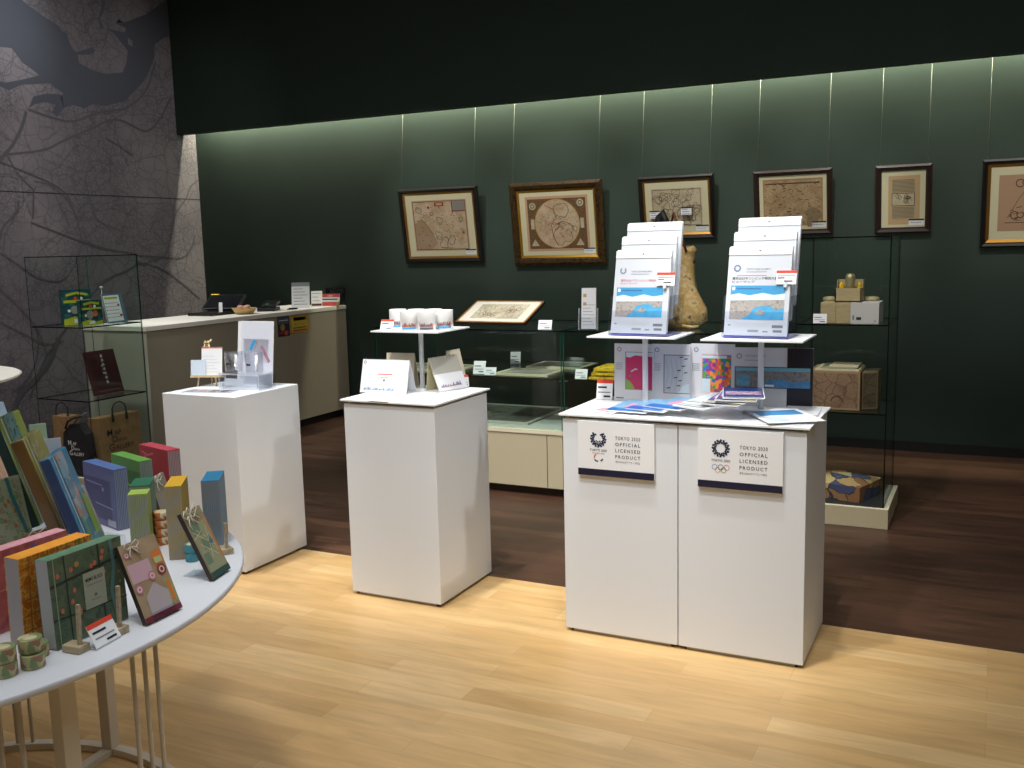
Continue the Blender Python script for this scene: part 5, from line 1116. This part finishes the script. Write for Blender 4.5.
blockbook(-1.752,1.247,92.8,-1.2,.184,.184,.042,'memo_block','thick orange map patterned memo block behind the dark green one','memo block',orng,Mnoise('orange_paper_edge',[(226,156,36),(214,132,24)],40,.7),M('lilac_grey_edge',(168,160,158),.7),cov_o,'thick memo blocks on the round table')
rose=Mnoise('rose_map_cover',[(170,88,92),(184,104,106),(150,70,80)],30,.5,coat=.2)
def cov_p(b,F,w_,h): b.line(F,[(w_*.55,h*.95),(w_*.7,h*.8)],.012,M('mauve_mark',(120,100,140),.5)); b.line(F,[(0,h*.5),(w_,h*.6)],.003,M('pale_rose_line',(206,150,150),.5))
blockbook(-1.862,1.250,90.3,-2,.20,.178,.035,'memo_block','thick rose pink memo block behind the orange one','memo block',rose,Mnoise('pink_paper_edge',[(214,158,166),(200,140,150)],60,.7),pages,cov_p,'thick memo blocks on the round table')
pine2=Mwood('grey_pine',(186,170,140),(160,144,114))
# wooden peg stand in front of the green block
def peg(x,y,yaw,z,label,hp=.085,ln=6):
    t=thing('peg_stand',label,'display peg',(x,y,z),'wooden peg stands holding up the books')
    a=V((math.cos(math.radians(yaw)),math.sin(math.radians(yaw)),0)); u=V((-a.y,a.x,0))
    b=MB(); b.pbox(V((x,y,z+.001)),a*.03,u*.045,Z*.015,pine2); b.build('foot_block',t,bevel=.001)
    b=MB(); o=V((x,y,z+.015))+a*.011+u*.008; b.pbox(o,a*.007,u*.007,Z*hp-u*.004,pine2); b.build('peg',t)
peg(-1.612,1.262,96,TZ,'left wooden peg stand in front of the dark green memo block')
peg(-1.612,1.362,96,TZ,'right wooden peg stand in front of the dark green memo block',.09)
tagcard(-1.598,1.292,98,TZ,'red topped price card between the two pegs of the green memo block',.072,.05,True,28)
# floral letter pad
def cov_f(b,F,w_,h):
    pk=M('floral_pink',(190,120,140),.5); b.rect(F,.004,h*.5,w_*.62,h*.74,M('lilac_pink_label',(198,164,176),.5)); b.rect(F,.72*w_,h*.62,w_*.98,h*.8,M('orange_label',(214,120,60),.5)); b.rect(F,.74*w_,h*.64,w_*.94,h*.72,M('pale_green_label',(176,190,130),.5),.001)
    b.poly(F,[(w_*.2,h*.05),(w_*.78,h*.05),(w_*.82,h*.28),(w_*.52,h*.44),(w_*.22,h*.3)],M('lilac_grey_envelope',(176,166,170),.5),.0008)
    b.rect(F,w_*.8,h*.12,w_*.97,h*.42,M('olive_green_label',(150,164,100),.5)); b.rect(F,w_*.84,h*.14,w_*.93,h*.4,M('orange_label'),.001)
    for x,y,r_,m_ in ((.84,.55,.013,redi),(.55,.52,.011,pk),(.13,.42,.011,pk),(.12,.86,.008,pk),(.42,.9,.007,pk)):
        b.disc(F,w_*x,h*y,r_,m_,.0014,14); b.ring(F,w_*x,h*y,r_*.5,.003,M('seal_white',(224,210,206),.5),.0018,8)
    b.rect(F,0,0,w_,h*.07,M('maroon_band',(112,48,62),.4),.001)
F,bk=lean(-1.600,1.425,93,22,TZ+.001,.012); w_,h=.108,.178
t=thing('letter_pad','string tied floral pink letter pad leaning beside the green memo block','letter pad',(-1.6,1.44,TZ),'string tied letter pads')
b=MB(); b.pbox(F.o,F.a*w_,F.u*h,bk*.012,Mnoise('brown_kraft_cover',[(150,128,100),(168,146,116)],30,.6),{'a-':M('dark_umber',(52,42,36),.6)}); cov_f(b,F,w_,h); cvx=b.build('pad',t)
def bow(F,x,y,t,parent=None,sc=1):
    b=MB(); r_=random.Random(int(x*1e4)+3)
    for s_ in (-1,1): b.tube([F.p(x,y,.004),F.p(x+s_*.014*sc,y+.010*sc,.010),F.p(x+s_*.022*sc,y+.002,.008),F.p(x+s_*.012*sc,y-.006*sc,.006),F.p(x,y,.004)],.0014,string,6)
    b.tube([F.p(x,y,.004),F.p(x+.012*sc,y-.016*sc,.004),F.p(x+.020*sc,y-.022*sc,.005)],.0013,string,6); b.tube([F.p(x,y,.004),F.p(x-.010*sc,y-.018*sc,.004),F.p(x-.008*sc,y-.028*sc,.005)],.0013,string,6)
    b.build('string_bow',t)
bow(F,.03,h-.008,t)
t=thing('acrylic_easel','small clear acrylic easel supporting the floral letter pad','acrylic easel',(-1.63,1.45,TZ))
b=MB(); b.pbox(F.p(.02,-.004,.002),F.a*.07,F.u*.022,F.n*.002,acry); b.build('lip',t); bb=V((bk.x,bk.y,0)).normalized()
b=MB(); o=F.p(.03,.0,-.02); o.z=TZ+.002; b.pbox(o,F.a*.05,bb*.06,Z*.002,acry,{'a+':acryr}); b.build('foot',t)
# leaning green letter pad
F,bk=lean(-1.672,1.700,104,25,TZ+.001,.012); w_,h=.085,.178
t=thing('letter_pad','string tied green and gold letter pad leaning on a clear easel near the table edge','letter pad',(-1.68,1.72,TZ),'string tied letter pads')
def cov_l(b,F,w_,h):
    mg=M('muted_green_print',(104,128,104),.5); b.rect(F,.006,.014,w_-.006,h*.8,M('sage_cover',(148,150,118),.5)); 
    for x0,y0,x1,y1 in ((.1,.62,.5,.8),(.3,.4,.8,.56),(.1,.2,.4,.36)): b.rect(F,w_*x0,h*y0,w_*x1,h*y1,mg,.0008)
    b.disc(F,w_*.72,h*.48,.009,M('slate_seal',(90,110,120),.5),.0012,12,.007); b.line(F,[(w_-.008,h*.2),(w_-.008,h*.85)],.004,M('orange_label'),.001)
    r_=random.Random(6)
    for k in range(7): b.line(F,[(w_*r_.random(),h*.8*r_.random()+.01),(w_*r_.random(),h*.8*r_.random()+.01)],.0018,M('cream_line',(206,200,160),.5),.0011)
b=MB(); b.pbox(F.o,F.a*w_,F.u*h,bk*.012,Mnoise('olive_kraft_cover',[(130,122,96),(146,138,108)],30,.6),{'a-':M('dark_umber'),'b-':M('dark_teal_edge',(38,74,68),.5)}); cov_l(b,F,w_,h); b.rect(F,0,0,w_,.016,M('dark_teal_edge',(38,74,68),.5),.001); b.build('pad',t); bow(F,.02,h-.012,t,sc=1.3); bow(F,.035,h-.004,t,sc=1.1)
t=thing('acrylic_easel','small clear acrylic easel under the green and gold letter pad','acrylic easel',(-1.72,1.73,TZ)); bb=V((bk.x,bk.y,0)).normalized()
b=MB(); o=F.p(.02,.0,-.026); o.z=TZ+.002; b.pbox(o,F.a*.05,bb*.07,Z*.002,acry,{'a-':acryr}); b.build('foot',t); b=MB(); o=F.p(.02,.03,-.032); b.pbox(o,F.a*.05,V((bb.x*.05,bb.y*.05,-.03)),F.a*.0+Z*.002,acry,{'a-':acryr}); b.build('strut',t)
# notebook rows, one object for every notebook
def nbrow(x,y,yaw,W,h,D,n,name,label,cat,group,cov,top,edge,axis='w',z=TZ,alt=None,lift=0):
    a=V((math.cos(math.radians(yaw)),math.sin(math.radians(yaw)),0)); u=V((-a.y,a.x,0))
    d=a if axis=='w' else u; e=u if axis=='w' else a
    T=(W if axis=='w' else D)/n; L=D if axis=='w' else W
    def one(off,c_,tp):
        o=V((x,y,z+.001))+d*off; root=thing(name,label,cat,o,group)
        b=MB(); b.pbox(o+d*.0002,d*(T-.0006),e*L,Z*(h-.001),c_); b.build('cover',root)
        b=MB(); q=o+d*.0008; b.pbox(q-e*.0005 if axis=='w' else q+e*(L-.001),d*(T-.0018),e*.0015,Z*(h-.004),edge); b.pbox(q+Z*(h-.001),d*(T-.0014),e*L,Z*.001,tp); b.build('pages',root)
        return root
    r0=one(0,cov,top)
    for k in range(1,n):
        if alt and k in alt:
            r=one(T*k,cov,alt[k])
        else: dup(r0,d*(T*k))
peb=M('steel_grey_pages',(130,136,142),.7)
nbrow(-1.895,1.905,36,.048,.183,.12,9,'notebook','slim blue topped notebook packed in the row at the right rear of the round table','notebook','blue notebooks packed edge on',M('slate_blue_cover',(96,130,156),.5),M('cerulean_edge',(40,128,170),.6),peb)
nbrow(-1.90,1.782,37,.042,.196,.12,8,'notebook','slim yellow topped notebook packed in the row behind the leaning green pad','notebook','yellow notebooks packed edge on',M('mustard_cover',(180,150,60),.5),M('yellow_edge',(224,176,40),.6),M('beige_pages',(158,150,130),.7))
nbrow(-2.03,1.777,38,.050,.164,.055,9,'notebook','slim notebook with lime green top edge in the front half of the green row','notebook','lime topped notebooks packed edge on',M('lime_cover',(150,168,76),.5),M('lime_edge',(168,196,92),.6),M('grey_olive_pages',(140,144,128),.7))
a_=V((-math.sin(math.radians(38)),math.cos(math.radians(38)),0))
nbrow(-2.035+a_.x*.058,1.775+a_.y*.058,38,.052,.173,.095,9,'notebook','slim notebook with dark green top edge in the rear half of the green row','notebook','dark green topped notebooks packed edge on',M('forest_cover',(62,104,78),.5),M('forest_edge',(36,112,84),.6),M('grey_olive_pages'))
def nbfront(x,y,yaw,W,h,D,n,cov,tops,edge,label,label1,group,fn):
    nbrow(x,y,yaw,W,h,D,n,'notebook',label,'notebook',group,cov,tops,edge,'t')
    a=V((math.cos(math.radians(yaw)),math.sin(math.radians(yaw)),0)); F=Fr(V((x,y,TZ+.001)),a,Z)
    # printed cover of the foremost notebook
    for o in list(S.collection.objects):
        if o.get('label')==label and (V(o.location)-V((x,y,TZ+.001))).length<1e-4:
            o['label']=label1; b=MB(); b.pbox(F.p(0,0,0),F.a*W,F.u*h,F.n*.0008,cov); fn(b,Fr(F.p(0,0,.0008),F.a,F.u),W,h); b.build('front_cover',o)
def cov_b(b,F,w_,h):
    b.rect(F,.006,.02,w_-.03,h*.78,M('indigo_panel',(70,70,112),.5)); b.rect(F,w_*.7,h*.03,w_*.95,h*.14,M('pale_label_blue',(170,174,190),.6)); b.line(F,[(w_*.1,h*.7),(w_*.6,h*.68)],.003,M('lavender_line',(140,140,180),.5),.0008); b.disc(F,w_*.62,h*.62,.007,M('lavender_line'),.0009,8); b.line(F,[(w_*.35,h*.36),(w_*.9,h*.33)],.004,M('lavender_line'),.0009)
nbfront(-2.440,1.982,-16,.200,.180,.040,8,M('periwinkle_cover',(84,92,140),.45,coat=.3),M('cornflower_edge',(84,116,172),.6),M('blue_grey_pages',(126,134,152),.7),
  'blue notebook standing behind the one with the indigo cover','blue notebook with printed indigo cover, foremost of its upright stack','blue notebooks standing in a stack',cov_b)
def cov_gr(b,F,w_,h): b.rect(F,.0,.0,w_,h*.8,M('moss_panel',(70,110,56),.5)); b.line(F,[(w_*.3,h*.6),(w_*.8,h*.5)],.004,M('lime_edge'))
nbfront(-2.455,2.10,-17,.190,.178,.040,8,M('grass_cover',(88,138,66),.45,coat=.3),M('grass_edge',(108,168,76),.6),M('grey_pages',(134,140,140),.7),
  'green notebook standing behind the one with the moss green cover','green notebook with moss cover, foremost of its upright stack','green notebooks standing in a stack',cov_gr)
def cov_r(b,F,w_,h): b.line(F,[(w_*.1,h*.9),(w_*.3,h*.85),(w_*.5,h*.9)],.006,M('pink_edge')); b.disc(F,w_*.2,h*.8,.008,M('pink_edge'),.0008,8)
M('pink_edge',(208,120,130),.6)
nbfront(-2.435,2.195,-15,.175,.190,.042,8,M('crimson_cover',(170,56,70),.45,coat=.3),M('rose_red_edge',(200,78,92),.6),M('rose_grey_pages',(150,142,146),.7),
  'red notebook standing behind the one with the crimson cover','red notebook with crimson cover, foremost of its upright stack','red notebooks standing in a stack',cov_r)
peg(-2.36,1.885,30,TZ,'wooden peg stand in front of the blue upright notebooks',.10)
peg(-1.795,1.865,60,TZ,'wooden peg stand at the right of the blue packed notebooks near the table edge',.07)
tagcard(-1.80,1.845,115,TZ,'red topped price card leaning beside the blue packed notebooks',.055,.06,True,35)
# washi tape rolls
wt=Mcells('botanical_tape_print',[(172,170,120),(140,146,96),(190,184,140),(150,112,84),(120,136,90)],70,.5,coat=.2)
wt2=Mcells('orange_tape_print',[(206,120,64),(222,180,130),(180,84,50),(216,206,180)],70,.5)
def tape(x,y,z,label,m,grp,r_=.0225,h=.028):
    t=thing('tape_roll',label,'tape roll',(x,y,z),grp)
    b=MB(); b.lathe((x,y,z+.0006),[(.014,0),(r_-.001,0),(r_,.0015),(r_,h-.0015),(r_-.001,h),(.014,h),(.014,0)],m,28,cap=False); b.build('tape',t)
    b=MB(); b.lathe((x,y,z+.0006),[(.0132,.0005),(.0138,.0005),(.0138,h-.001),(.0132,h-.001),(.0132,.0005)],M('card_core',(206,198,160),.8),20,cap=False); b.lathe((x,y,z+h-.004),[(.0131,0),(.0131,.001)],M('tape_wrap',(196,192,150),.3),16); b.build('core',t)
g='botanical washi tape rolls near the table edge'
tape(-1.668,1.140,TZ,'lower botanical tape roll at the picture edge, under another roll',wt,g); tape(-1.668,1.140,TZ+.0292,'upper botanical tape roll of the left pile',wt,g)
tape(-1.652,1.188,TZ,'lower botanical tape roll of the right pile, closest to the green memo block',wt,g); tape(-1.660,1.192,TZ+.0292,'upper botanical tape roll of the right pile, its pale core showing',wt,g)
tape(-1.690,1.2265,TZ,'botanical tape roll half hidden between the right pile and the dark green memo block',wt,g)
for k in range(4): tape(-2.03,1.885,TZ+.0232*k,['lowest orange patterned tape roll of the pile between green and yellow notebooks','second orange patterned tape roll of that pile from below','third orange patterned tape roll of that pile from below','top orange patterned tape roll of the pile between green and yellow notebooks'][k],wt2,'orange tape rolls in a pile',.02,.022)
for k in range(2): tape(-1.842,1.805,TZ+.0232*k,['lower teal tape roll behind the leaning green pad','upper teal tape roll behind the leaning green pad'][k],Mnoise('teal_tape_print',[(40,120,136),(80,150,160)],60,.5),'teal tape rolls',.018,.022)
# small string tied pads further back
def smallpad(x,y,yaw,ln,w_,h,th,z,label,cov,side,name='letter_pad',cat='letter pad',fn=None,bw=True,grp='string tied letter pads'):
    F,bk=lean(x,y,yaw,ln,z+.001,th); t=thing(name,label,cat,(x,y,z),grp)
    b=MB(); b.pbox(F.o,F.a*w_,F.u*h,bk*th,cov,{'a-':side}); 
    if fn: fn(b,F,w_,h)
    b.build('pad',t,bevel=.0015 if not bw else 0)
    if bw: bow(F,w_*.35,h-.008,t,sc=1.2)
    return F,bk
greyk=Mnoise('grey_kraft_cover',[(136,128,112),(120,114,102)],30,.6)
smallpad(-2.16,2.02,115,14,.10,.14,.010,TZ,'string tied grey letter pad leaning between the red and yellow notebooks',greyk,M('dark_umber'))
smallpad(-2.085,1.70,86,28,.058,.20,.012,TZ,'string tied teal and grey letter pad seen edge on beside the indigo notebook',greyk,M('dark_umber'),fn=lambda b,F,w_,h:(b.rect(F,.004,.004,w_-.004,h*.5,M('muted_teal_print',(76,116,120),.5)),b.rect(F,.01,h*.55,w_-.01,h*.8,M('pale_grey_print',(150,156,150),.5))))
# glossy wrapped notebooks leaning on the low clear riser
RZ=.849
for (q,lb) in (((-2.15,-1.95,1.565,1.692),'clear acrylic block under the blue and olive wrapped notebooks'),((-2.42,-2.20,1.64,1.80),'clear acrylic block under the teal and lime wrapped notebook'),((-2.76,-2.48,1.765,1.93),'clear acrylic block under the peach and mauve notepads')):
    tag(MB().box(*q,TZ+.001,RZ,acry).build('acrylic_block'),lb,'acrylic block')
def gloss(x,y,yaw,ln,w_,h,th,z,label,cov,side,band,fn=None):
    F,bk=lean(x,y,yaw,ln,z+.001,th); t=thing('wrapped_notebook',label,'notebook',(x,y,z),'glossy wrapped notebooks leaning at the back')
    b=MB(); b.pbox(F.o,F.a*w_,F.u*h,bk*th,cov,{'a-':side}); cv=b.build('body',t,bevel=.004)
    b=MB(); 
    if fn: fn(b,F,w_,h)
    b.rect(F,w_*.12,.004,w_*.16,h-.004,M('painted_highlight_band',(196,206,210),.2,coat=.6),.0012); b.build('cover_print',cv)  # pale strip is a highlight on the plastic wrap, painted as colour
    b=MB(); b.pbox(F.p(w_*.24,-.0005,.0005),F.a*w_*.42,F.u*(h+.001),F.n*.0012,band); b.build('paper_band',t)
    return F,bk
def fblue(b,F,w_,h): b.poly(F,[(w_*.7,0),(w_,0),(w_,h*.4),(w_*.75,h*.5)],M('green_lime_print',(120,150,80),.4),.001)
gloss(-1.945,1.570,127.5,16.4,.150,.230,.027,RZ,'glossy blue wrapped notebook leaning behind the green memo block',M('ocean_blue_cover',(50,120,160),.25,coat=.7),M('deep_blue_side',(44,66,104),.35,coat=.5),Mcells('blue_band_print',[(110,150,170),(150,160,170),(80,120,150),(170,130,120),(90,140,110)],30,.25,coat=.6),fblue)
gloss(-2.035,1.585,128.8,16.4,.155,.268,.032,RZ,'glossy olive yellow wrapped notebook leaning left of the blue one',M('olive_yellow_cover',(150,146,70),.25,coat=.7),M('ochre_brown_side',(112,80,34),.35,coat=.5),Mnoise('olive_band_print',[(170,166,110),(150,140,80),(190,188,150)],30,.2,coat=.8))
gloss(-2.205,1.645,124.9,15.8,.165,.297,.028,RZ,'glossy teal and lime wrapped notebook at the picture edge',M('lime_green_cover',(130,148,60),.25,coat=.7),M('dark_teal_side',(30,70,66),.35,coat=.5),Mnoise('teal_band_print',[(60,110,110),(110,150,150),(44,86,92)],30,.2,coat=.8))
gloss(-2.78,1.96,84,24,.085,.255,.02,RZ,'pale blue wrapped notebook behind the teal and lime one',M('pale_blue_cover',(130,160,176),.25,coat=.6),M('grey_blue_side',(110,124,136),.4),Mnoise('pale_blue_band',[(150,170,186),(170,180,190)],30,.3,coat=.5))
def roundpad(x,y,yaw,ln,w_,h,th,z,label,cov,fn=None,bw=False,grp='soft map covered pads'):
    return smallpad(x,y,yaw,ln,w_,h,th,z,label,cov,cov,'map_pad','notepad',fn,bw,grp)
gm=Mcells('green_city_map_cover',[(164,184,142),(176,192,154),(148,172,130),(192,200,170),(170,176,146)],70,.4,(196,202,178),.06,coat=.3)
def fmap(b,F,w_,h):
    tl=M('teal_river_cover',(70,140,150),.4); b.line(F,[(w_*.62,h),(w_*.66,h*.75),(w_*.80,h*.35),(w_*.9,h*.0)],.010,tl,.001); b.line(F,[(w_*.92,h*.98),(w_*.95,h*.5),(w_*.99,h*.1)],.004,M('pale_rim',(196,206,186),.4),.001)
    om=M('orange_city_mark',(200,130,80),.5)
    for x,y in ((.3,.8),(.4,.6),(.5,.65),(.62,.5),(.3,.4),(.2,.55),(.7,.4),(.55,.3)): b.rect(F,w_*x,h*y,w_*x+.007,h*y+.010,om,.0009)
roundpad(-2.19,1.516,90.6,12,.100,.185,.012,TZ+.055,'green city map notepad with teal river at the picture edge',gm,fmap)
t_=MB(); t_.box(-2.26,-2.19,1.48,1.632,TZ+.001,TZ+.054,acry); tag(t_.build('acrylic_block'),'clear acrylic block under the green city map notepad','acrylic block')
roundpad(-2.50,1.77,90,20,.098,.16,.010,RZ,'peach coloured notepad above the green map notepad at the picture edge',Mnoise('peach_cover',[(190,150,124),(204,166,138),(176,140,116)],50,.45,coat=.3))
roundpad(-2.62,1.80,86,20,.10,.175,.010,RZ,'mauve notepad at the picture edge behind the peach one',Mnoise('mauve_cover',[(150,116,136),(160,126,146)],50,.45,coat=.3))
kt,_bk=smallpad(-2.085,1.512,86.4,2,.092,.125,.004,TZ,'brown kraft string tag with eyelet hole behind the pink memo block',kraft,kraft,'gift_tag','gift tag',lambda b,F,w_,h:b.disc(F,w_*.5,h-.02,.007,ink,.001,14),True,None)
roundpad(-2.86,2.15,70,15,.05,.235,.018,TZ,'pale green notepad edge between the teal and olive wrapped notebooks',Mnoise('pale_green_cover',[(130,156,130),(146,166,140)],50,.4,coat=.4),grp='pale notepads at the back of the table') if False else None
roundpad(-2.62,2.00,60,12,.05,.225,.018,TZ,'pale grey blue notepad peeping out behind the olive wrapped notebook',Mnoise('grey_blue_cover',[(130,146,160),(146,150,158)],50,.4,coat=.4),grp='pale notepads at the back of the table')
roundpad(-2.72,2.03,60,12,.05,.26,.018,TZ,'pale green notepad peeping out between teal and olive notebooks',Mnoise('pale_green_cover',[(120,146,120),(136,156,130)],50,.4,coat=.4),grp='pale notepads at the back of the table')
tagcard(-1.99,1.545,125,TZ+.03,'red topped price card on the blue wrapped notebook',.04,.06,True,30)
